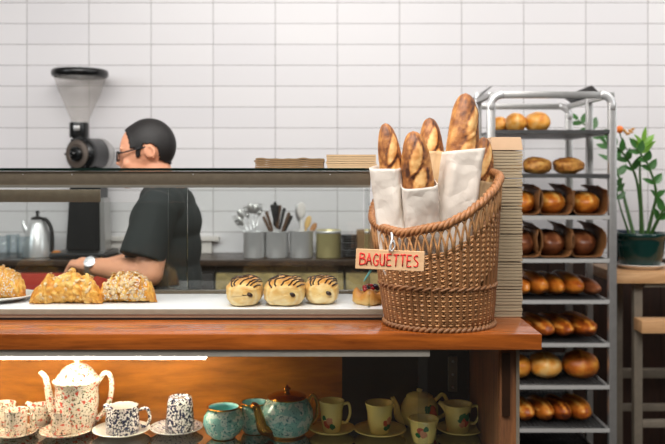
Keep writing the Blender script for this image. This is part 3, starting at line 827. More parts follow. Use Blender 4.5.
# blue speckled set
B_='blue speckled tea set'
b=saucer(121.5,434.5,57,M['ceramic'],'white saucer under the low blue speckled milk jug',B_)
c=b[0].copy(); k=c.y/F; c.x=(122.5-332.5)*k; W=16.8*k;H=27*k
cup(c,[(W*.9,0),(W*.98,.003),(W*1.0,H*.3),(W*.96,H*.75),(W*.9,H*.86),(W*.95,H)],M['chintz_blue'],'low wide blue speckled milk jug with handle on a white saucer','jug',B_,name='milk_jug',
    handle=([(W*.9,0,H*.82),(W*1.45,0,H*.88),(W*1.62,0,H*.5),(W*1.3,0,H*.22),(W*.95,0,H*.3)],.0042),spout=([(-W*.7,0,H*.78),(-W*.98,0,H*.95),(-W*1.12,0,H*1.02)],[.010-.006*i/24 for i in range(25)]),inner=M['ceramic'])
b=saucer(176.5,432.5,53,M['blue_rim'],'blue patterned saucer under the upturned speckled cup',B_)
c=b[0].copy(); k=c.y/F; c.x=(180-332.5)*k; W=14.5*k;H=34*k
root=thing('tea_cup',c,'upturned blue speckled cup on a blue patterned saucer','cup',B_)
MB().lathe([(W-.003,.0),(W,.0),(W*.98,H*.3),(W*.86,H*.85),(W*.80,H*.97),(W*.74,H),(W*.66,H*1.0),(W*.64,H*.97),(0,H*.965)],c,44).build('cup_body',M['chintz_blue'],root)
# teal and gold set
T_='teal and gold tea set'
def teal_bowl(px,py,wpx,hpx,label,name,cat):
    c,k=spot(px,py); W=wpx/2*k;H=hpx*k
    pr=[(W*.55,0),(W*.60,.004),(W*.85,H*.2),(W*1.0,H*.48),(W*.95,H*.72),(W*.76,H*.90),(W*.74,H*.93),(W*.80,H)]
    return cup(c,pr,M['teal'],label,cat,T_,name=name,rim=M['gold'],foot=M['gold'],inner=M['tealin'])
teal_bowl(223.5,437.5,41,31,'round teal sugar bowl with gold rim next to the blue saucer','sugar_bowl','bowl')
c,k=spot(255,432); W=15*k;H=30*k
cup(c,[(W*.72,0),(W*.8,.004),(W*.95,H*.2),(W*1.0,H*.5),(W*.9,H*.75),(W*.86,H*.9),(W*.95,H)],M['teal'],'teal milk jug with gold rim half behind the teal teapot spout','jug',T_,name='milk_jug',rim=M['gold'],foot=M['gold'],inner=M['tealin'],
    handle=([(-W*.85,.0,H*.8),(-W*1.3,.012,H*.8),(-W*1.3,.012,H*.4),(-W*.9,.0,H*.3)],.003),hmat=M['gold'])
def teapot(px,py,wpx,hpx,mat,lmat,label,group,spm,hm,sside=-1,goldfoot=None,fl=1.0,hs=1.0,fwd=0.0):
    c,k=spot(px,py); W=wpx/2*k;H=hpx*k
    root=thing('teapot',c,label,'teapot',group)
    pr=[(W*.60,0),(W*.66,.004),(W*.84,H*.14),(W*1.0,H*.45),(W*.97,H*.68),(W*.80,H*.90),(W*.66,H*.985),(W*.64,H)]
    MB().lathe(hollow(pr,.003),c,56).build('pot_body',mat,root)
    if goldfoot:
        MB().lathe([(W*.58,0),(W*.67,0),(W*.69,.004),(W*.66,.006)],c,48).build('gold_foot',goldfoot,root)
    lid=MB().lathe([(W*.70,H*.975),(W*.70,H*1.0),(W*.62,H*1.045),(W*.35,H*1.10),(W*.12,H*1.12),(0,H*1.125)],c,48).build('lid',lmat,root)
    if goldfoot: MB().lathe([(W*.68,H*.965),(W*.735,H*.97),(W*.735,H*1.0),(W*.68,H*1.01)],c,48).build('gold_band',goldfoot,lid)
    MB().lathe([(W*.10,H*1.11),(W*.08,H*1.16),(W*.14,H*1.19),(W*.15,H*1.22),(W*.06,H*1.26),(W*.04,H*1.30),(0,H*1.31)] if goldfoot else [(W*.12,H*1.11),(W*.1,H*1.15),(W*.16,H*1.18),(W*.15,H*1.22),(0,H*1.24)],c,24).build('lid_knob',spm if goldfoot else lmat,lid)
    s=sside; pts=[(s*W*.72,-.0,H*.22),(s*W*1.12,-.006,H*.34),(s*W*1.30*fl,-.010,H*.70),(s*W*1.5*fl,-.012,H*.98)]
    if fwd: pts=[(s*W*math.cos(fwd)*a_,-W*math.sin(fwd)*a_,H*h_) for a_,h_ in ((.72,.20),(1.12,.30),(1.28,.62),(1.42,.88),(1.60,.97))]
    q=bez(pts,28); MB().tube([c+Vector(p) for p in q],[(.0135 if not fwd else .0165)-.008*(i/(len(q)-1))**.7 for i in range(len(q))],12).build('spout',spm,root)
    hp=[(-s*W*.82,0,H*.86),(-s*W*1.2*hs,0,H*1.05),(-s*W*1.45*hs,0,H*.82),(-s*W*1.38*hs,0,H*.45),(-s*W*.95,0,H*.28)]
    MB().tube([c+Vector(p) for p in bez(hp,32)],.0048,9,flat=.8).build('handle',hm,root)
    return root
teapot(287,434.5,53,38,M['teal'],M['gold'],'round teal teapot with gold lid, spout and handle',T_,M['gold'],M['gold'],-1,M['gold'],.86,.8,.72)
# cream floral set
C_='cream floral tea set'
RED=lin(196,84,54); GRN=lin(44,112,62); PNK=lin(214,140,96); YEL=lin(228,170,60)
def blossoms(name,W,H,items):
    sp=[]
    for (a,h,r,cl) in items: sp.append(((W*math.sin(a),-W*math.cos(a),H*h),r*1.35,cl))
    return painted(name,CREAM,sp)
def cream_cup(px,py,wpx,hpx,label,name,cat,items,base=None,handle=None,spout=None,foot=.62):
    if base is None: c,k=spot(px,py)
    else: c=base[0].copy(); k=c.y/F; c.x=(px-332.5)*k
    W=wpx/2*k;H=hpx*k
    mat=blossoms('floral_cream_glaze',W*.85,H,items)
    pr=[(W*foot,0),(W*(foot+.06),.003),(W*(foot+.08),H*.12),(W*.82,H*.4),(W*.86,H*.7),(W*.97,H*.95),(W*1.0,H)]
    h=None
    if handle: h=([(W*.80*handle,0,H*.86),(W*1.3*handle,0,H*.9),(W*1.42*handle,0,H*.58),(W*1.15*handle,0,H*.3),(W*.78*handle,0,H*.3)],.0036)
    s=None
    if spout: s=([(spout*W*.6,0,H*.74),(spout*W*.95,0,H*.94),(spout*W*1.25,0,H*1.04)],[.011-.0065*i/24 for i in range(25)])
    return cup(c,pr,mat,label,cat,C_,name=name,handle=h,spout=s)
b=saucer(332,433.5,46,M['cream'],'cream saucer under the handled cup next to the teal teapot',C_)
cream_cup(331.5,432,26,31,'cream floral cup with curled handle next to the teal teapot','tea_cup','cup',[(-.5,.3,.008,RED),(-.2,.42,.007,PNK),(.1,.22,.006,GRN),(-.75,.5,.005,GRN)],b,1)
b=saucer(380,434.5,53,M['cream'],'cream saucer under the plain-sided floral cup between two others',C_)
cream_cup(379.5,433,29,30,'cream floral cup without visible handle on a saucer','tea_cup','cup',[(.75,.3,.010,GRN),(.5,.38,.006,RED),(.9,.45,.007,PNK)],b)
rt=teapot(419.5,427,38,31,M['cream'],M['cream'],'cream floral teapot standing behind the cream cups',C_,M['cream'],M['cream'],-1,None,.95,1.0)
W=19*base_d(427)/F; H=31*base_d(427)/F
fl=blossoms('floral_teapot_glaze',W*.97,H,[(.55,.55,.016,GRN),(.75,.45,.012,RED),(.35,.38,.009,PNK),(.75,.7,.007,RED),(.5,.3,.008,GRN)])
[ch for ch in rt.children if ch.name.startswith('pot_body')][0].data.materials[0]=fl
b=saucer(460.5,433.5,48,M['cream'],'cream saucer under the floral milk jug near the wooden post',C_)
cream_cup(457.5,432.5,30,28,'cream floral milk jug with pouring lip near the wooden post','milk_jug','jug',[(.35,.55,.010,GRN),(.55,.42,.009,RED),(.25,.35,.006,PNK),(.8,.6,.008,GRN)],b,1,-1,.7)
cream_cup(423.5,442,31,24,'small cream floral cup without saucer in front of the cream teapot','tea_cup','cup',[(-.35,.6,.007,RED),(-.1,.45,.007,PNK),(-.55,.4,.005,GRN),(.1,.68,.005,GRN)])

# ------------------------------------------------------------------ things on the back worktop
def on(px,d): return Vector(((px-332.5)*d/F,d,ZB+.0003))
def canister(px,wpx,hpx,d,label,mat=None,band=False):
    c=on(px,d); k=d/F; W=wpx/2*k;H=hpx*k
    root=thing('steel_canister',c,label,'canister','steel canisters on the back worktop')
    MB().lathe([(0,0),(W*.97,0),(W,.003),(W,H-.002),(W+.0015,H),(W-.001,H+.001),(W-.0025,H-.002),(W-.0025,.004),(0,.004)],c,40).build('canister_body',mat or M['steel_bright'],root)
    if band: MB().lathe([(W,H*.90),(W+.003,H*.91),(W+.003,H*.99),(W,H)],c,40).build('canister_rim',M['steel_bright'],root)
    return c,W,H
def utensil(kind,c,W,H,az,tilt,ln,label,group,mat,head=None,r0=.3):
    """stands in a canister, head upward"""
    base=c+V(math.cos(az)*-W*.35,math.sin(az)*-W*.35,.006)
    dr=V(math.cos(az)*math.sin(tilt),math.sin(az)*math.sin(tilt),math.cos(tilt))
    tip=base+dr*ln
    root=thing(kind,base,label,'utensil',group)
    sd=V(1,0,0)
    if kind=='table_knife':
        MB().tube([base,base+dr*(ln*.55)],[.006,.004],8,flat=.4).build('blade',M['steel_bright'],root)
        MB().tube([base+dr*(ln*.55),base+dr*(ln*.6),tip-dr*.01,tip],[.004,.007,.009,.006],8,flat=.6).build('handle',mat,root)
    elif kind in('table_fork','table_spoon'):
        MB().tube([base,base+dr*(ln*.5),base+dr*(ln*.78)],[.003,.0035,.004],8,flat=.6).build('handle',M['steel_bright'],root)
        q=Vector((0,0,1)).rotation_difference(dr).to_matrix()
        if kind=='table_spoon': MB().ell(tip-dr*.02,(.016,.006,.028),14,8,q).build('spoon_bowl',mat,root)
        else:
            h=MB()
            h.tube([base+dr*(ln*.76),base+dr*(ln*.82),base+dr*(ln*.86)],[.004,.011,.012],8,flat=.3)
            for s in (-1.5,-.5,.5,1.5): h.tube([base+dr*(ln*.85)+q@V(s*.006,0,0),tip+q@V(s*.006,0,0)],.0022,6)
            h.build('fork_rim',mat,root)
    else:  # spatula, wooden spoon
        MB().tube([base,base+dr*(ln*.7)],[.006,.006],8).build('handle',mat,root)
        q=Vector((0,0,1)).rotation_difference(dr).to_matrix()
        w,h,tk=head; MB().ell(tip-dr*h*.5,(w,tk,h*.55),18,10,q).build('spoon_head' if kind=='wooden_spoon' else 'blade',mat,root)
rnd=random.Random(9)
c,W,H=canister(254.5,22,26,4.27,'steel canister holding forks and spoons, by the white wall ledge')
for i,(az,ti,ln,kd) in enumerate([(PI,.55,.235,'table_fork'),(PI,.40,.25,'table_spoon'),(2.8,.28,.26,'table_fork'),(.4,.10,.26,'table_spoon'),(0,.20,.27,'table_fork'),(3.3,.16,.265,'table_spoon'),(PI,.48,.22,'table_spoon')]):
    utensil(kd,c,W,H,az,ti,ln,'steel fork fanned out in the first canister' if kd=='table_fork' else 'steel spoon fanned out in the first canister',kd.replace('_',' ')+'s in the first canister',M['steel'])
c,W,H=canister(277,23,26,4.27,'steel canister crammed with dark-handled knives')
for i,(az,ti,ln) in enumerate([(PI,.32,.24),(PI,.18,.265),(2.5,.12,.25),(0,.04,.275),(0,.14,.26),(.3,.24,.25),(0,.36,.235),(5,.12,.26),(PI,.42,.22),(.2,.44,.225)]):
    utensil('table_knife',c,W,H,az,ti,ln,'knife with dark handle standing in the knife canister','knives in the knife canister',M['black_soft'] if i%2 else plain('brown_handle_%d'%i,lin(92,66,46),.5))
c,W,H=canister(301.5,23.5,27,4.27,'steel canister with the white spatula and wooden spoons')
utensil('spatula',c,W,H,PI*.5,.02,.27,'broad white spatula standing in the third canister','spatulas',M['white'],(.021,.075,.006))
utensil('steel_turner',c,W,H,PI,.16,.26,'grey steel turner leaning beside the white spatula','turners',M['steel'],(.018,.085,.004))
utensil('wooden_spoon',c,W,H,0,.30,.21,'pale wooden spoon leaning out of the third canister','wooden spoons',plain('pale_spoon_wood',lin(224,186,120),.6),(.016,.06,.006))
utensil('wooden_spoon',c,W,H,.2,.52,.19,'darker wooden spoon leaning lowest out of the third canister','wooden spoons',plain('brown_spoon_wood',lin(180,128,80),.6),(.014,.05,.006))
canister(328.5,25,27,4.28,'wide brassy pot with shiny rim beside the utensil canisters',M['gold_pot'],True)
# plates and paper behind the basket
for k in range(9):
    r=.058+.004*(k%3); c=Vector((P(351,0,4.30).x,4.30,ZB+.0003+k*.0125))
    o=MB().lathe([(0,0),(r*.6,0),(r*.98,.008),(r,.011),(r*.96,.0115),(r*.58,.004),(0,.004)],c,32).build('dark_plate',M['blackmetal']); base_origin(o)
    tag(o,'small dark plate in the stack on the back worktop','plate','dark plates stacked on the back worktop')
for k in range(11):
    c=Vector((P(366,0,4.25).x,4.27,ZB+.0003+k*.0125))
    o=MB().box((c.x-.045,c.y-.08,c.z),(c.x+.05,c.y+.08,c.z+.0115),.002).build('paper_bag',M['kraft_dark'],auto=30); base_origin(o)
    tag(o,'brown paper packet in the pile behind the sign','bag','brown packets behind the sign')
# kettle
c=on(37.5,4.30); k=4.30/F
kt=thing('steel_kettle',c,'polished steel kettle with black handle on the back worktop','kettle')
MB().lathe([(0,0),(15*k,0),(15.2*k,.006),(14*k,12*k),(11.5*k,24*k),(8.5*k,33*k),(7*k,37*k),(0,38*k)],c,44).build('kettle_body',M['steel_bright'],kt)
ld=MB().lathe([(0,37*k),(6.5*k,37.3*k),(5.5*k,39.5*k),(1.5*k,40.5*k),(1.3*k,42*k),(2*k,44*k),(1.5*k,46*k),(0,46.3*k)],c,24).build('lid',M['black_soft'],kt)
q=bez([(5*k,-.01,37*k),(10*k,-.02,37*k),(15*k,-.02,28*k),(16*k,-.02,10*k),(13*k,-.01,5*k)],28); MB().tube([c+Vector(p) for p in q],.010,10).build('handle',M['black_soft'],kt)
q=bez([(-10*k,0,25*k),(-13*k,0,31*k),(-14.5*k,0,36*k)],20); MB().tube([c+Vector(p) for p in q],[.018-.009*i/(len(q)-1) for i in range(len(q))],12).build('spout',M['steel_bright'],kt)
for px,d,lb in ((4,4.24,'clear tumbler at the end of the back worktop beyond the kettle'),(13,4.36,'clear tumbler behind its fellow, beyond the kettle'),(23,4.215,'clear tumbler standing directly in front of the kettle')):
    c=on(px,d); o=MB().lathe([(0,0),(.030,0),(.034,.11),(.0325,.11),(.0285,.006),(0,.006)],c,32).build('drinking_glass',M['tumbler']); base_origin(o); tag(o,lb,'glass','tumblers on the back worktop')
def ball(c,r,mat,seed,bk,flat=0.0,nz=.06,n=34,m=22,cross=0,rot=0.0,lift=.92):
    """a loaf: c is the middle of its foot, r its half sizes"""
    vs=[];at=[];fs=[]; cr,sr=math.cos(rot),math.sin(rot)
    for i in range(m+1):
        th=PI*i/m
        for k in range(n):
            a=2*PI*k/n; d=Vector((math.sin(th)*math.cos(a),math.sin(th)*math.sin(a),-math.cos(th)))
            q=1+nz*noise.noise(d*1.6+Vector((seed,0,0)))+nz*.4*noise.noise(d*5+Vector((seed,3,0)))
            e=Vector((math.copysign(abs(d.x)**.9,d.x)*r[0],math.copysign(abs(d.y)**.9,d.y)*r[1],d.z*r[2]))*q
            b=bk+.25*noise.noise(d*2.2+Vector((seed,7,0)))+.18*(-d.y if cross else 0)*0
            if cross==1:
                g=min(abs(d.x+.12*math.sin(seed)),abs(d.y*.6-d.z*.5+.1)) if d.z>-.2 else 1
                if g<.08: b-=.28*(1-g/.08); e*=1.02
                elif g<.14: b+=.10
            if cross==2:
                s=math.sin(d.x*9+d.y*4+seed)
                if d.z>.05 and s>.55: b-=.35; e*=1.025
            z=e.z+r[2]*lift; z=max(z,0)
            vs.append(c+Vector((e.x*cr-e.y*sr,e.x*sr+e.y*cr,z))); at.append(b)
    for i in range(m):
        for k in range(n): fs.append([i*n+k,i*n+(k+1)%n,(i+1)*n+(k+1)%n,(i+1)*n+k])
    return MB().add(vs,fs,at)
o=ball(on(56.5,4.24),(.026,.026,.02),None,3,.3).build('bread_roll',M['roll'],attr='bake'); base_origin(o); tag(o,'small tan roll between the kettle and the coffee grinder','bread')

# ------------------------------------------------------------------ coffee grinder
gy=4.32; k=gy/F
gx=P(86,0,gy).x
gr=thing('coffee_grinder',(gx,gy+.06,ZB),'black shop coffee grinder with clear hopper beside the man','grinder')
zb0=ZB
MB().box((P(58,0,gy).x,gy-.14,ZB),(P(112,0,gy).x,gy+.15,ZB+.03),.01).build('grinder_base',M['blackmetal'],gr,auto=30)
b0=[P(66.5,250,gy),P(101.5,250,gy)]; t0=[P(71.5,176,gy),P(101,176,gy)]
col=MB(); vs=[]
for (l,r),z in ((b0,ZB+.03),(t0,P(0,172,gy).z)):
    vs+=[(l.x,gy-.02,z),(r.x,gy-.02,z),(r.x,gy+.13,z),(l.x,gy+.13,z)]
bm=bmesh.new(); bv=[bm.verts.new(v) for v in vs]
for f in ((0,3,2,1),(4,5,6,7),(0,1,5,4),(1,2,6,5),(2,3,7,6),(3,0,4,7)): bm.faces.new([bv[i] for i in f])
bmesh.ops.bevel(bm,geom=list(bm.edges),offset=.008,segments=2,affect='EDGES')
col.bm(bm); col.build('pedestal',M['blackmetal'],gr,auto=30)
col=MB(); col.add([(P(101,0,gy).x,gy-.015,ZB+.03),(P(106,0,gy).x,gy-.015,ZB+.03),(P(105,0,gy).x,gy-.015,P(0,198,gy).z),(P(100.5,0,gy).x,gy-.015,P(0,198,gy).z),
 (P(101,0,gy).x,gy+.1,ZB+.03),(P(106,0,gy).x,gy+.1,ZB+.03),(P(105,0,gy).x,gy+.1,P(0,198,gy).z),(P(100.5,0,gy).x,gy+.1,P(0,198,gy).z)],
 [[0,1,2,3],[5,4,7,6],[1,5,6,2],[4,0,3,7],[3,2,6,7],[4,5,1,0]]).build('dosing_rail',M['steel'],gr,smooth=False)
ax=Vector((.42,.90,0)).normalized(); c0=P(77.5,154,gy-.10)
q=Vector((0,0,1)).rotation_difference(ax).to_matrix().to_4x4()
R=17.2*k
MB().lathe([(0,.0),(R*.84,0),(R*.97,.010),(R,.025),(R,.05),(R*.93,.06),(R*.93,.17),(R*.9,.18),(R*.86,.19),(0,.195)],c0,44,q).build('motor_barrel',M['black'],gr,auto=40)
f=MB().lathe([(R*.80,-.001),(R*.80,-.006),(R*.55,-.008),(R*.5,-.004),(0,-.004)],c0,40,q).build('face_ring',M['brownmetal'],gr,auto=40)
MB().lathe([(R*.42,-.004),(R*.42,-.018),(R*.36,-.024),(R*.2,-.026),(R*.18,-.04),(R*.1,-.046),(0,-.046)],c0,30,q).build('adjusting_knob',M['black'],gr,auto=40)
for a_ in (0.5,1.6,2.7,3.8,4.9,6.0):
    p=c0+q.to_3x3()@Vector((R*.90*math.cos(a_),R*.90*math.sin(a_),.0)); MB().ell(p,(.006,.006,.006),10,6).build('bolt',M['black_soft'],gr)
MB().lathe([(R*.935,.14),(R*.95,.145),(R*.95,.175),(R*.92,.18)],c0,44,q).build('barrel_band',M['steel'],gr,auto=40)
e=c0+q.to_3x3()@Vector((R*.93,0,.12)); 
cc=P(79,0,gy); cz=lambda py:P(0,py,gy).z
MB().lathe([(0,cz(144)),(7*k,cz(144)),(6.5*k,cz(138)),(9*k,cz(137.5)),(9.3*k,cz(136)),(9.3*k,cz(124)),(9*k,cz(122.5)),(0,cz(122.5))],(cc.x,gy,0),36).build('hopper_collar',M['black'],gr,auto=40)
MB().box((cc.x-.013,gy-9.8*k,cz(131)),(cc.x+.018,gy-9.0*k,cz(126)),.002).build('maker_plate',M['steel'],gr,auto=30)
hp=[(8.2*k,cz(122.5)),(9.5*k,cz(118)),(15*k,cz(105)),(20.5*k,cz(92)),(24.5*k,cz(80)),(25.6*k,cz(74))]
MB().lathe(hp+[(r-.002,z) for r,z in reversed(hp)],(cc.x+.005,gy,0),48).build('hopper',M['hopper'],gr)
MB().lathe([(25.4*k,cz(77.5)),(27.2*k,cz(76.5)),(27.8*k,cz(74)),(27.4*k,cz(71)),(26.2*k,cz(70)),(24.6*k,cz(70.2)),(24.4*k,cz(76)),(25.4*k,cz(77.5))],(cc.x+.005,gy,0),52).build('hopper_rim',M['black'],gr)
MB().lathe([(0,cz(70.6)),(24.5*k,cz(70.6)),(24.5*k,cz(70.0)),(20*k,cz(69.5)),(0,cz(69.3))],(cc.x+.005,gy,0),44).build('hopper_lid',M['hopper'],gr)
# ------------------------------------------------------------------ the bread rack
RF=3.5; RBK=4.137; RM=3.81
LX=P(491,0,RF).x; RX=P(612,0,RF).x
rk=thing('bread_rack',((LX+RX)/2,3.82,0),'tall steel bakery rack loaded with bread, beside the potted plant','rack')
ztop=P(0,93,RF).z
def hoop(y,x0,x1,zt,r,name):
    cr=.045; pts=[(x0,y,.06),(x0,y,zt-cr)]+[(x0+cr-cr*math.cos(a),y,zt-cr+cr*math.sin(a)) for a in [PI/2*i/8 for i in range(1,9)]]
    return pts
hw=.0165
for y,nm in ((RF,'front'),(RBK,'back')):
    for sx,x in ((1,LX),(-1,RX)):
        MB().box((x-hw,y-hw*.8,.06),(x+hw,y+hw*.8,ztop-.04),.004).build('post',M['steel'],rk,auto=30)
        q=[Vector((x+sx*(.05-.05*math.cos(a)),y,ztop-.05+.05*math.sin(a)*.9)) for a in [PI/2*i/8 for i in range(9)]]
        MB().tube([Vector((x,y,ztop-.07))]+q,.0175,12).build('corner_bend',M['steel_bright'],rk)
    MB().box((LX+.045,y-.012,ztop-.022),(RX-.045,y+.012,ztop+.006),.004).build('top_bar',M['steel'],rk,auto=30)
for sx,x in ((1,LX),(-1,RX)):
    MB().box((x-.014,RM-.014,.06),(x+.014,RM+.014,ztop+.03),.003).build('post',M['steel'],rk,auto=30)
    MB().box((x-.012,RF,ztop-.018),(x+.012,RBK,ztop+.004),.003).build('side_bar',M['steel'],rk,auto=30)
    MB().box((x-.012,RF,.09),(x+.012,RBK,.12),.003).build('side_bar',M['steel'],rk,auto=30)
    # flared deflector plate at the head of each side
    a=MB(); z0=ztop+.0;x1=x+sx*.03
    a.add([(x-sx*.012,RF+.16,z0),(x-sx*.012,RBK-.02,z0),(x+sx*.035,RBK-.02,z0+.035),(x+sx*.035,RF+.16,z0+.045),
           (x-sx*.012,RF+.16,z0+.004),(x-sx*.012,RBK-.02,z0+.004),(x+sx*.035,RBK-.02,z0+.039),(x+sx*.035,RF+.16,z0+.049)],
          [[0,1,2,3],[7,6,5,4],[0,4,5,1],[1,5,6,2],[2,6,7,3],[3,7,4,0]])
    a.build('deflector_plate',M['steel_dark'],rk,smooth=False)
    for y in (RF,RBK):
        MB().tube([(x-.012,y,.03),(x+.012,y,.03)],.03,18).build('caster',M['black_soft'],rk,auto=40)
TY=[129.5,173.5,215,258,299,342,384,427,461]
TZ=[ZC-(y-171)*RF/F for y in TY]
for i,z in enumerate(TZ):
    for sx,x in ((1,LX),(-1,RX)):
        MB().box((x+sx*.005,RF+.012,z-.022),(x+sx*.028,RBK-.012,z-.018)).build('tray_runner',M['steel'],rk,smooth=False)
TL=['topmost','second','third','fourth','fifth','sixth','seventh','eighth','lowest']
for i,z in enumerate(TZ):
    t=thing('baking_tray',((LX+RX)/2,3.82,z-.017),'steel tray, %s of those in the bread rack'%(TL[i]+(' from the top' if 0<i<8 else '')),'tray','steel trays in the bread rack')
    xa=LX+.012+.006;xb=RX-.018; th=.0115
    MB().box((xa,RF-.012,z-.0175),(xb,RBK-.03,z-.0145)).build('tray_sheet',M['steel_dark'],t,smooth=False)
    r=MB()
    r.box((xa,RF-.016,z-.0178),(xb,RF-.012,z-.002)); r.box((xa,RBK-.03,z-.0178),(xb,RBK-.026,z-.002))
    r.box((xa-.003,RF-.016,z-.0176),(xa,RBK-.026,z-.002)); r.box((xb,RF-.016,z-.0176),(xb+.003,RBK-.026,z-.002))
    r.build('tray_rim',M['tray_lip'] if i>1 else M['steel_dark'],t,smooth=False)
    g=MB(); n=25
    for k in range(n): 
        x=xa+.01+(xb-xa-.02)*k/(n-1); g.tube([(x,RF-.0115,z-.006),(x,RBK-.031,z-.006)],.0018,6)
    for y in (RF+.03,RM,RBK-.07): g.tube([(xa+.002,y,z-.0105),(xb-.002,y,z-.0105)],.003,6)
    g.build('wire_grate',M['steel_dark'],t)

def loaf(px,wpx,hpx,tray,d,ly,mat,name,label,seed,bk=.45,cross=1,nz=.06,rot=0,group=None,cat='bread'):
    k=d/F; c=Vector(((px-332.5)*k,d+ly/2,TZ[tray]-.002))
    b=ball(c,(wpx/2*k,ly/2,hpx/2*k),None,seed,bk,nz=nz,cross=cross,rot=rot)
    o=b.build(name,mat,attr='bake'); base_origin(o)
    return tag(o,label,cat,group or 'loaves on the %s rack tray'%TL[tray])
def liner(px,wpx,hpx,tray,d,ly,seed,label):
    k=d/F; cx=(px-332.5)*k; W=wpx/2*k; H=hpx*k; z=TZ[tray]-.002; rnd=random.Random(seed)
    prof=[(-1.0,1.02),(-1.13,.72),(-1.10,.35),(-.9,.06),(-.5,0),(0,0),(.5,0),(.9,.06),(1.10,.35),(1.13,.72),(1.0,1.02),(.62,1.22)]
    vs=[];fs=[];n=14
    P_=bez([(a,0,b) for a,b in prof],60); m=len(P_)
    for j in range(n+1):
        y=d-.012+(ly+.03)*j/n
        for i,p in enumerate(P_):
            nzv=.05*noise.noise(Vector((p.x*2+seed,j*.45,p.z*2)))
            hi=max(0,p.z-.5)
            lip=-.018*max(0,1-j/3) if abs(p.x)>.9 and p.z>.3 else 0
            cut=.045*max(0,(p.z-.9))*3 *max(0,1-j/5)
            vs.append(Vector((cx+(p.x*(1+nzv))*W,y+lip+cut,z+.0008+max(0,p.z+nzv*hi)*H)))
    for j in range(n):
        for i in range(m-1): fs.append([j*m+i,j*m+i+1,(j+1)*m+i+1,(j+1)*m+i])
    o=MB().add(vs,fs).build('baking_paper_wrap',M['liner'],auto=60)
    s=o.modifiers.new('thickness','SOLIDIFY'); s.thickness=.0022; s.offset=1
    base_origin(o); return tag(o,label,'paper','paper wraps in the bread rack')
# tray 1
loaf(519,20,20,0,3.60,.13,M['boule'],'round_loaf','golden round loaf on the topmost rack tray, middle one of three',21,.33)
loaf(541.5,26,21,0,3.60,.15,M['boule'],'round_loaf','largest golden round loaf on the topmost rack tray',22,.30)
loaf(502,18,17,0,3.72,.12,M['boule'],'round_loaf','low golden loaf on the topmost rack tray nearest the baguettes',23,.36)
# tray 2
loaf(541,29,18,1,3.60,.14,M['seeded'],'seeded_loaf','seeded flat loaf on the second rack tray nearer the paper stack',24,.42,0,.14)
loaf(572.5,30,18,1,3.60,.14,M['seeded'],'seeded_loaf','seeded flat loaf on the second rack tray nearer the plant',25,.48,0,.14)
loaf(512,26,14,1,3.60,.14,M['seeded'],'seeded_loaf','seeded flat loaf on the second rack tray hidden behind the paper stack',46,.45,0,.14)
# trays 3 and 4: loaves in brown paper
for tr,mt,nm,rows in ((2,M['roll'],'golden',((526,26,25),(555,30,25),(590,31,24))),(3,M['dark_loaf'],'dark brown',((526,26,27),(554,31,27),(587,29,27)))):
    for j,(px,w,h) in enumerate(rows):
        wh=('partly hidden by the paper stack','in the middle of its tray','nearest the plant')[j]
        loaf(px,w*1.04,h*1.02,tr,3.55,.26,mt,'wrapped_loaf','%s paper-wrapped loaf %s'%(nm,wh),30+tr*5+j,.34 if tr==2 else .5,2,.05)
        liner(px,w*1.06,h*1.0,tr,3.55,.26,40+tr*5+j,'brown baking paper around the %s loaf %s'%(nm,wh))
# tray 5: long loaves end on
for j,(px,w,h,m_,lb) in enumerate(((524,16,20,M['roll'],'golden long loaf end partly hidden by the paper stack'),(541,19,23,M['roll'],'fat golden long loaf end next to the hidden one'),(558.5,17,21,M['roll'],'golden long loaf end in the middle of the fifth tray'),(577,20,22,M['roll'],'bright golden long loaf end, second from the end of the fifth tray'),(595,15,17,M['dark_loaf'],'small dark loaf end nearest the rack post on the fifth tray'))):
    loaf(px,w,h,4,3.55,.36,m_,'long_loaf',lb,50+j,.38 if j<4 else .35,0,.06,.10)
# tray 6
for j,(px,w,h,lb) in enumerate(((545,22,20,'crusty long loaf on the sixth tray nearest the worktop corner'),(565,21,20,'crusty long loaf in the middle of the sixth tray'),(587,24,21,'crusty long loaf on the sixth tray nearest the rack post'),(524,20,20,'crusty long loaf on the sixth tray behind the worktop corner'))):
    loaf(px,w,h,5,3.55,.34,M['roll'],'long_loaf',lb,60+j,.55,2,.07,.16)
# tray 7
for j,(px,w,h,lb,b) in enumerate(((520,30,24,'big round loaf on the seventh tray partly hidden by the counter post',.45),(550,33,25,'pale floury round loaf in the middle of the seventh tray',.28),(586,36,27,'biggest brown round loaf on the seventh tray nearest the rack post',.58))):
    loaf(px,w,h,6,3.56,.17,M['boule'],'round_loaf',lb,70+j,b,1,.06)
# tray 8
for j,(px,w,h,lb) in enumerate(((526,21,20,'small golden roll loaf on the eighth tray nearest the counter post'),(546,19,20,'small golden roll loaf on the eighth tray, second from the counter post'),(563,19,21,'browner roll loaf on the eighth tray, third from the counter post'),(583,23,22,'pale golden roll loaf on the eighth tray nearest the rack post'))):
    loaf(px,w,h,7,3.55,.22,M['roll'],'roll_loaf',lb,80+j,.42 if j!=2 else .6,2,.07,.18)

# ------------------------------------------------------------------ table and plant
TZP=ZC-.435
tb=thing('side_table',(1.6,3.9,0),'tall metal-legged table with pale wood top under the potted plant','table')
tx0=P(616,0,3.6).x
MB().box((tx0,3.6,TZP-.044),(2.25,3.98,TZP),.003).build('table_top',M['pale_wood'],tb,auto=30)
for (x,y) in ((P(637,0,3.68).x,3.68),(2.15,3.68),(P(637,0,3.68).x,3.93),(2.15,3.93)):
    MB().box((x-.018,y-.018,0),(x+.018,y+.018,TZP-.045),.002).build('leg',M['iron'],tb,auto=30)
lx=P(637,0,3.68).x
for y in (3.68,3.93):
    MB().box((lx+.019,y-.016,P(0,428,3.66).z),(2.13,y+.016,P(0,421,3.66).z),.002).build('stretcher',M['iron'],tb,auto=30)
MB().box((lx+.012,3.62,TZP-.062),(2.15,3.66,TZP-.0445),.001).build('apron_bar',M['iron'],tb,auto=30)
sh=P(642,321,3.5)
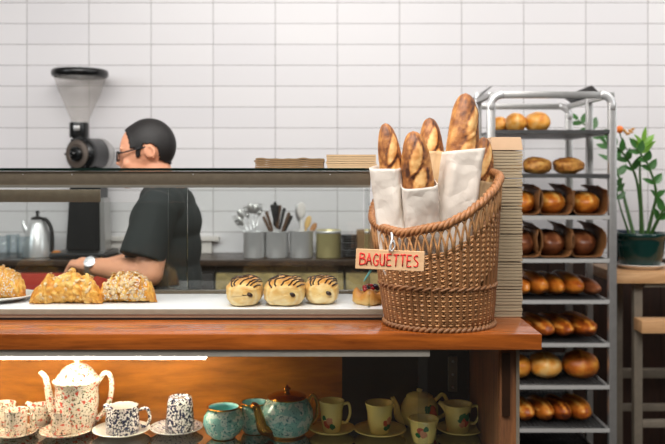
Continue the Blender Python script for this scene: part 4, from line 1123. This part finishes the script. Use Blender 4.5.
MB().box((P(642,0,3.56).x,3.56,P(0,333.5,3.56).z),(2.12,3.66,P(0,321,3.56).z),.003).build('lower_shelf',M['pale_wood'],tb,auto=30)

pc=P(640,267,3.79); pc.z=TZP
s=thing('plant_saucer',pc,'white saucer under the dark green plant pot','saucer')
MB().lathe([(0,0),(.085,0),(.108,.018),(.112,.02),(.109,.022),(.085,.006),(0,.006)],pc,44).build('saucer_body',M['ceramic'],s)
pr=thing('potted_plant',pc+V(0,0,.0065),'potted plant with glossy green leaflets in a dark green glazed pot','plant')
k=3.79/F; b=pc+V(0,0,.0065); Rp=25*k; Hp=(P(0,232,3.79).z-b.z)
MB().lathe([(0,0),(Rp*.70,0),(Rp*.75,.004),(Rp*.88,Hp*.35),(Rp*.96,Hp*.75),(Rp*.97,Hp*.86),(Rp*1.02,Hp*.88),(Rp*1.03,Hp*.98),(Rp*.99,Hp),(Rp*.93,Hp*.97),(Rp*.92,Hp*.85),(0,Hp*.84)],b,52).build('pot',M['potgreen'],pr)
MB().lathe([(0,Hp*.90),(Rp*.6,Hp*.895),(Rp*.925,Hp*.88)],b,40).build('soil',M['soil'],pr)
def leaf(mb,p,dr,L,W,up):
    dr=dr.normalized(); sd=dr.cross(up); sd=sd.normalized() if sd.length>1e-4 else dr.orthogonal().normalized(); nr=sd.cross(dr)
    n=8; vs=[];fs=[]
    for i in range(n+1):
        u=i/n; w=W*math.sin(PI*min(1,u**.75))**.9*(1 if i<n else 0)+.0006
        c=p+dr*(L*u)-nr*(-.25*L*u*u*.4)
        for s in (-1,0,1): vs.append(c+sd*(w*s)+nr*(abs(s)*w*.3))
    for i in range(n):
        for s in (0,1): fs.append([i*3+s,i*3+s+1,i*3+s+4,i*3+s+3])
    mb.add(vs,fs)
rnd=random.Random(12)
def branch(pts,dep,r,leaves,mat,L,W,start=.35,pairs=8,light=False):
    q=bez([P(x,y,3.79+d) for (x,y),d in zip(pts,dep)],40); n=len(q)
    MB().tube(q,[r*(1-.6*i/(n-1)) for i in range(n)],8).build('stem',M['stem'],pr)
    mb=MB()
    for i in range(pairs):
        u=start+(1-start)*(i+.5)/pairs; j=min(n-2,int(u*(n-1))); t=(q[j+1]-q[j]).normalized()
        sd=t.cross(V(0,-1,.2)).normalized()
        for s in (-1,1):
            dr=t*.75+sd*s*1.0+V(rnd.uniform(-.15,.15),rnd.uniform(-.6,.3),rnd.uniform(-.05,.25))
            leaf(mb,q[j],dr,L*rnd.uniform(.8,1.15),W*rnd.uniform(.85,1.1),V(rnd.uniform(-.3,.3),-1,.8))
    leaf(mb,q[-1],(q[-1]-q[-3]),L,W*.8,V(0,-1,.5))
    o=mb.build('foliage',M['leaf_light'] if light else M['leaf'],pr)
    return o
branch([(634,236),(626,205),(616,168),(601,138),(578,120)],[0,.1,.2,.33,.46],.009,1,None,.072,.018,.42,6)
branch([(641,236),(640,205),(635,175),(622,152),(606,142)],[.02,.02,.0,-.05,-.1],.008,1,None,.062,.016,.5,5)
branch([(643,236),(641,200),(640,165),(643,142)],[0,0,-.02,-.03],.008,1,None,.07,.013,.80,4,True)
branch([(647,236),(652,215),(656,192),(648,165),(636,148)],[0,-.02,-.05,-.08,-.1],.009,1,None,.06,.016,.40,5)
branch([(650,237),(657,222),(668,205),(690,190)],[0,-.04,-.08,-.1],.009,1,None,.075,.019,.3,4)
branch([(630,237),(625,222),(620,206),(615,182)],[.03,.04,.05,.06],.006,1,None,.05,.012,.75,3)
MB().ell(P(619.5,129.5,3.80),(.017,.017,.017),18,12).build('fruit',M['orange'],pr)
MB().tube(bez([P(619.5,132,3.80),P(622,140,3.81),P(627,150,3.82)],12),.0025,6).build('fruit_stalk',M['stem'],pr)
fm=MB()
for i in range(7): fm.ell(P(624+i*1.5,131+rnd.uniform(-2,3),3.80+rnd.uniform(-.02,.02)),(.008,.008,.006),10,6)
fm.build('blossom',plain('yellow_blossom',lin(206,150,70),.5),pr)
c=P(621.5,266,3.91); c.z=TZP
nb=thing('navy_canister',c,'navy blue canister behind the plant pot beside the rack','canister')
MB().lathe([(0,0),(.036,0),(.038,.003),(.038,.145),(.036,.148),(0,.148)],c,36).build('canister_body',M['navy'],nb,auto=40)
MB().lathe([(0,.148),(.039,.148),(.039,.160),(.036,.163),(0,.163)],c,36).build('lid',M['navy'],nb,auto=40)

# ------------------------------------------------------------------ the man in black
PD=3.1; pk=PD/F
def Q(px,py,dy=0.0): return P(px,py,PD)+V(0,dy,0)
feet=V(P(170,0,PD).x,PD,0)
man=thing('person',feet,'person in a black t-shirt and glasses working behind the pastry case, wearing a watch','person')
sk=MB()
# head, looking slightly down towards the hands
sk.ell(Q(149.5,145.5),(25.2*pk,.072,25.8*pk),28,20)
sk.ell(Q(140,150),(20*pk,.066,26*pk),24,16)
sk.ell(Q(138,167),(16.5*pk,.058,19*pk),24,16)
sk.capsule(Q(131,181),.024,Q(148,174),.030)
sk.ell(Q(127.5,183.5),(6*pk,.022,5*pk),16,10)
sk.capsule(Q(123.5,150),.010,Q(118.6,162),.0085); sk.ell(Q(118.8,163),(.012,.014,.010),14,8)
for s in (-1,1):
    sk.ell(Q(120.5,164.5,s*.011),(.009,.008,.007),10,6)
    sk.ell(Q(124.3,148.8,s*.028),(.010,.026,.008),14,8)
    sk.ell(Q(126.5,155,s*.031),(.011,.015,.009),14,8)
    sk.ell(Q(131,164,s*.042),(.022,.018,.022),14,8)
    sk.ell(Q(154.3,153.3,s*.073),(5.0*pk,.008,6.2*pk),16,10,Matrix.Rotation(s*-.2,3,'Z'))
    sk.tube([Q(154.3+5.2*math.cos(a_),153.2-6.6*math.sin(a_),s*(.081+.004*math.cos(a_))) for a_ in [-.9+4.2*i/14 for i in range(15)]],.0048,8)
sk.ell(Q(121.8,170.5),(.010,.022,.0055),12,8); sk.ell(Q(122.3,173.6),(.010,.019,.006),12,8)
sk.capsule(Q(155.5,168),.056,Q(163,196),.058,18)
# trunk
sk.capsule(Q(168,205,-.11),.075,Q(168,205,.11),.075)
sk.ell(Q(166,232),(.120,.175,.20),28,18); sk.ell(Q(163,272),(.125,.165,.17),28,18)
sk.ell(Q(166,318),(.118,.165,.15),28,18)
for s in (-1,1):
    sk.capsule(Q(167,330,s*.085),.088,Q(166,440,s*.09),.062,18); sk.capsule(Q(166,440,s*.09),.060,Q(171,548,s*.09),.040,18)
    sk.capsule(Q(172,559,s*.09),.034,Q(140,562,s*.10),.026)
def arm(sh,el,wr,s,fing):
    sk.capsule(sh,.062,el,.046,18); sk.capsule(el,.046,el.lerp(wr,.35),.047,18); sk.capsule(el.lerp(wr,.35),.047,wr,.028,18)
    ax=(wr-el).normalized(); pc=wr+ax*.050
    sk.capsule(wr,.027,wr+ax*.035,.029); 
    sd=V(0,1,0)
    for i in range(4):
        o=sd*(s*(.030-.020*i))+V(0,0,.004-.002*abs(i-1.2))
        kn=wr+ax*(.085-.004*abs(i-1))+o
        sk.capsule(wr+ax*.02+o*.6,.018,kn,.0115,12,4)
        l=(.040,.045,.042,.033)[i]; a1=fing; d1=(ax*math.cos(a1)+V(0,0,-1)*math.sin(a1)); p1=kn+d1*l
        d2=(ax*math.cos(a1+.6)+V(0,0,-1)*math.sin(a1+.6)); p2=p1+d2*l*.62
        d3=(ax*math.cos(a1+1.1)+V(0,0,-1)*math.sin(a1+1.1)); p3=p2+d3*l*.48
        sk.capsule(kn,.0105,p1,.0095,10,4); sk.capsule(p1,.0095,p2,.0085,10,4); sk.capsule(p2,.0085,p3,.0075,10,4)
    tb_=wr+ax*.022+sd*(s*.026)+V(0,0,-.008); t1=tb_+(ax*.75+sd*s*.45+V(0,0,-.55)).normalized()*.040; t2=t1+(ax*.8+sd*s*.1+V(0,0,-.6)).normalized()*.030
    sk.capsule(wr+ax*.012,.020,tb_,.0165,10,4); sk.capsule(tb_,.0150,t1,.0115,10,4); sk.capsule(t1,.0115,t2,.0090,10,4)
LS,LE,LW=Q(166,206,-.165),Q(163,266,-.225),Q(101,262,-.13)
RS,RE,RW=Q(166,206,.165),Q(160,262,.225),Q(101,268,.10)
arm(LS,LE,LW,1,1.0); arm(RS,RE,RW,-1,.9)
body=sk.build('body_raw',M['skin'])
def remesh(o,vox,smooth_it,name,mat,parent):
    r=o.modifiers.new('r','REMESH'); r.mode='VOXEL'; r.voxel_size=vox; r.use_smooth_shade=True
    s=o.modifiers.new('s','SMOOTH'); s.factor=.5; s.iterations=smooth_it
    dg=bpy.context.evaluated_depsgraph_get(); dg.update()
    me=bpy.data.meshes.new_from_object(o.evaluated_get(dg))
    bpy.data.objects.remove(o)
    me.name=name; off=WLOC[parent.name]; me.transform(Matrix.Translation(-off)); me.materials.clear(); me.materials.append(mat)
    for p in me.polygons: p.use_smooth=True
    n=link(bpy.data.objects.new(name,me)); n.parent=parent; WLOC[n.name]=off.copy(); return n
body=remesh(body,.0052,5,'body',M['skin'],man)
# hair: a thick short coat lifted from the scalp
poly=[(118.5,131),(123,129.5),(129,134),(132.5,141),(134,149),(139.5,149),(140,158),(144,158.5),(146,149),(149,145.5),(155,144.8),(160.5,149),(161.5,156),(161,160),(166,163),(171,165.5),(190,166),(190,100),(110,100)]
def inside(x,y):
    c=False; j=len(poly)-1
    for i in range(len(poly)):
        (xi,yi),(xj,yj)=poly[i],poly[j]
        if (yi>y)!=(yj>y) and x<(xj-xi)*(y-yi)/(yj-yi)+xi: c=not c
        j=i
    return c
me=body.data; off=WLOC[man.name]; keep={}; vs=[]; fs=[]
tst=[]
for v in me.vertices:
    w=v.co+off; px=332.5+w.x/pk; py=171-(w.z-ZC)/pk
    tst.append(py<172 and inside(px,py))
nrm=[v.normal.copy() for v in me.vertices]
for p in me.polygons:
    if all(tst[i] for i in p.vertices):
        f=[]
        for i in p.vertices:
            if i not in keep: keep[i]=len(vs); vs.append(me.vertices[i].co+off+nrm[i]*.0015)
            f.append(keep[i])
        fs.append(f)
hm=MB().add(vs,fs); hr=hm.build('hair',M['hair'],man)
so=hr.modifiers.new('thick','SOLIDIFY'); so.thickness=.0045; so.offset=1
for s in (-1,1):
    MB().tube(bez([Q(122.2,147.6,s*.010),Q(122.4,146.4,s*.025),Q(126.3,147.5,s*.048)],12),.0032,6,flat=.7).build('eyebrow',M['hair'],man)
# glasses
gl=MB()
for s in (-1,1):
    c=Q(119.8,156.6,s*.034); pts=[]
    for i in range(24):
        a=2*PI*i/24; x=math.copysign(abs(math.cos(a))**.6,math.cos(a))*.026; z=math.copysign(abs(math.sin(a))**.6,math.sin(a))*.0175
        pts.append(c+V(abs(x)*.18 if x*s>0 else 0,x,z))
    gl.tube(pts,.0026,6,closed=True)
    gl.tube([c+V(.006,s*.026,.012),Q(127,153.2,s*.072),Q(141,149.7,s*.077),Q(152,147.2,s*.076),Q(156,150,s*.072)],.0028,6)
gl.tube([Q(119.3,155,-.009),Q(118.8,154.4,0),Q(119.3,155,.009)],.0024,6)
g_=gl.build('spectacle_frame',M['black_soft'],man,auto=50)
for s in (-1,1):
    c=Q(120.0,156.6,s*.034); MB().lathe([(0,0),(1,0),(1,.06),(0,.06)],c,24,Matrix.Rotation(PI/2,4,'Y')@Matrix.Diagonal((.0165,.025,.02,1))).build('lens',M['lens'],g_)
# clothes
sh=MB()
sh.capsule(Q(169,206,-.125),.079,Q(169,206,.125),.079,20)
sh.capsule(Q(162,195),.072,Q(167,205),.10,20); sh.ell(Q(155,199),(.052,.13,.06),20,12); sh.ell(Q(170,205),(.092,.16,.080),24,14)
sh.ell(Q(166,222),(.130,.190,.12),30,18); sh.ell(Q(163.5,248),(.138,.188,.16),30,18); sh.ell(Q(162.5,280),(.144,.188,.16),30,18); sh.ell(Q(164,312),(.136,.182,.10),30,18)
def sleeve(a,b,r0,r1,n=26):
    ax=(b-a).normalized(); q=Vector((0,0,1)).rotation_difference(ax).to_matrix().to_4x4(); L=(b-a).length
    sh.lathe([(0,-r0*.8),(r0*.7,-r0*.6),(r0,0),(r0*1.02,L*.4),(r1,L),(0,L)],a,n,q)
sleeve(LS+V(.004,0,.004),Q(155,252.5,-.215),.074,.080); sleeve(RS+V(.004,0,.004),Q(153,250,.213),.074,.080)
remesh(sh.build('shirt_raw',M['shirt']),.0065,5,'t_shirt',M['shirt'],man)
tr=MB(); tr.ell(Q(166,330),(.134,.180,.13),28,16)
for s in (-1,1):
    tr.capsule(Q(167,335,s*.088),.098,Q(167,440,s*.092),.076,20); tr.capsule(Q(167,440,s*.092),.074,Q(171,540,s*.092),.058,20)
remesh(tr.build('trouser_raw',M['trousers']),.008,4,'trousers',M['trousers'],man)
for s in (-1,1):
    b_=MB(); b_.capsule(Q(175,557,s*.09),.042,Q(140,561,s*.10),.034); 
    b_.box(Q(181,563,s*.095-.04),Q(132,566.6,s*.095+.04),.004)
    b_.build('shoe',M['black_soft'],man)
# watch
ax=(LW-LE).normalized(); q=Vector((0,0,1)).rotation_difference(ax).to_matrix().to_4x4()
wc=LW-ax*.008
w=MB().lathe([(.0315,-.011),(.0345,-.010),(.0345,.010),(.0315,.011)],wc,30,q).build('watch_strap',M['steel'],man,auto=40)
nrm_=V(-.05,-.85,.5).normalized(); q2=Vector((0,0,1)).rotation_difference(nrm_).to_matrix().to_4x4()
MB().lathe([(0,.0325),(.0195,.0325),(.0205,.036),(.0195,.0405),(.0165,.0415),(0,.0415)],wc,30,q2).build('watch_case',M['watch'],w,auto=40)
o=MB(); 
# ------------------------------------------------------------------ light
def area(name,loc,target,sx,sy,power,col=(1,1,1)):
    l=bpy.data.lights.new(name,'AREA'); l.shape='RECTANGLE'; l.size=sx; l.size_y=sy; l.energy=power; l.color=col
    o=link(bpy.data.objects.new(name,l)); o.location=loc
    o.rotation_euler=(Vector(target)-Vector(loc)).to_track_quat('-Z','Y').to_euler(); return o
area('softbox_front',(-.6,.75,3.2),(.1,2.5,.9),3.2,1.0,118,(1,.97,.94))  # soft area light added overhead as the key, not an actual skylight
area('softbox_back',(1.0,2.9,3.2),(.7,3.9,1.0),4.5,1.2,56,(1,.975,.95))  # added below the ceiling to light wall, rack and person; no opening there
area('shop_window_west',(-4.0,.6,2.65),(-.2,2.8,1.2),1.8,1.2,40,(.96,.98,1))
area('shop_window_east',(4.0,.9,2.65),(.6,2.9,1.2),1.2,1.1,24,(.96,.98,1))
w=bpy.data.worlds.new('room_light'); scene.world=w; w.use_nodes=True
nt=w.node_tree; tc=nt.nodes.new('ShaderNodeTexCoord'); sp3=nt.nodes.new('ShaderNodeSeparateXYZ'); rp_=nt.nodes.new('ShaderNodeValToRGB')
nt.links.new(tc.outputs['Generated'],sp3.inputs[0]); nt.links.new(sp3.outputs['Z'],rp_.inputs['Fac'])
cr=rp_.color_ramp; cr.elements[0].position=.0; cr.elements[0].color=(.05,.036,.026,1); cr.elements[1].position=.62; cr.elements[1].color=(.62,.60,.57,1)
e=cr.elements.new(.06); e.color=(.075,.066,.058,1); e=cr.elements.new(.38); e.color=(.17,.16,.15,1)
nt.links.new(rp_.outputs['Color'],nt.nodes['Background'].inputs[0]); nt.nodes['Background'].inputs[1].default_value=1
# ------------------------------------------------------------------ camera
cam=bpy.data.cameras.new('camera'); co=link(bpy.data.objects.new('camera',cam)); co.location=(0,0,ZC); co.rotation_euler=(PI/2,0,0)
cam.sensor_width=36; cam.lens=F/665*36; cam.shift_y=-(222-171)/665; cam.clip_start=.05
cam.dof.use_dof=True; cam.dof.focus_distance=1.86; cam.dof.aperture_fstop=5.0
scene.camera=co
vs_=scene.view_settings; vs_.view_transform='Standard'; vs_.look='None'; vs_.gamma=1; vs_.exposure=.10; vs_.use_curve_mapping=False
scene.cycles.transparent_max_bounces=24; scene.cycles.max_bounces=10
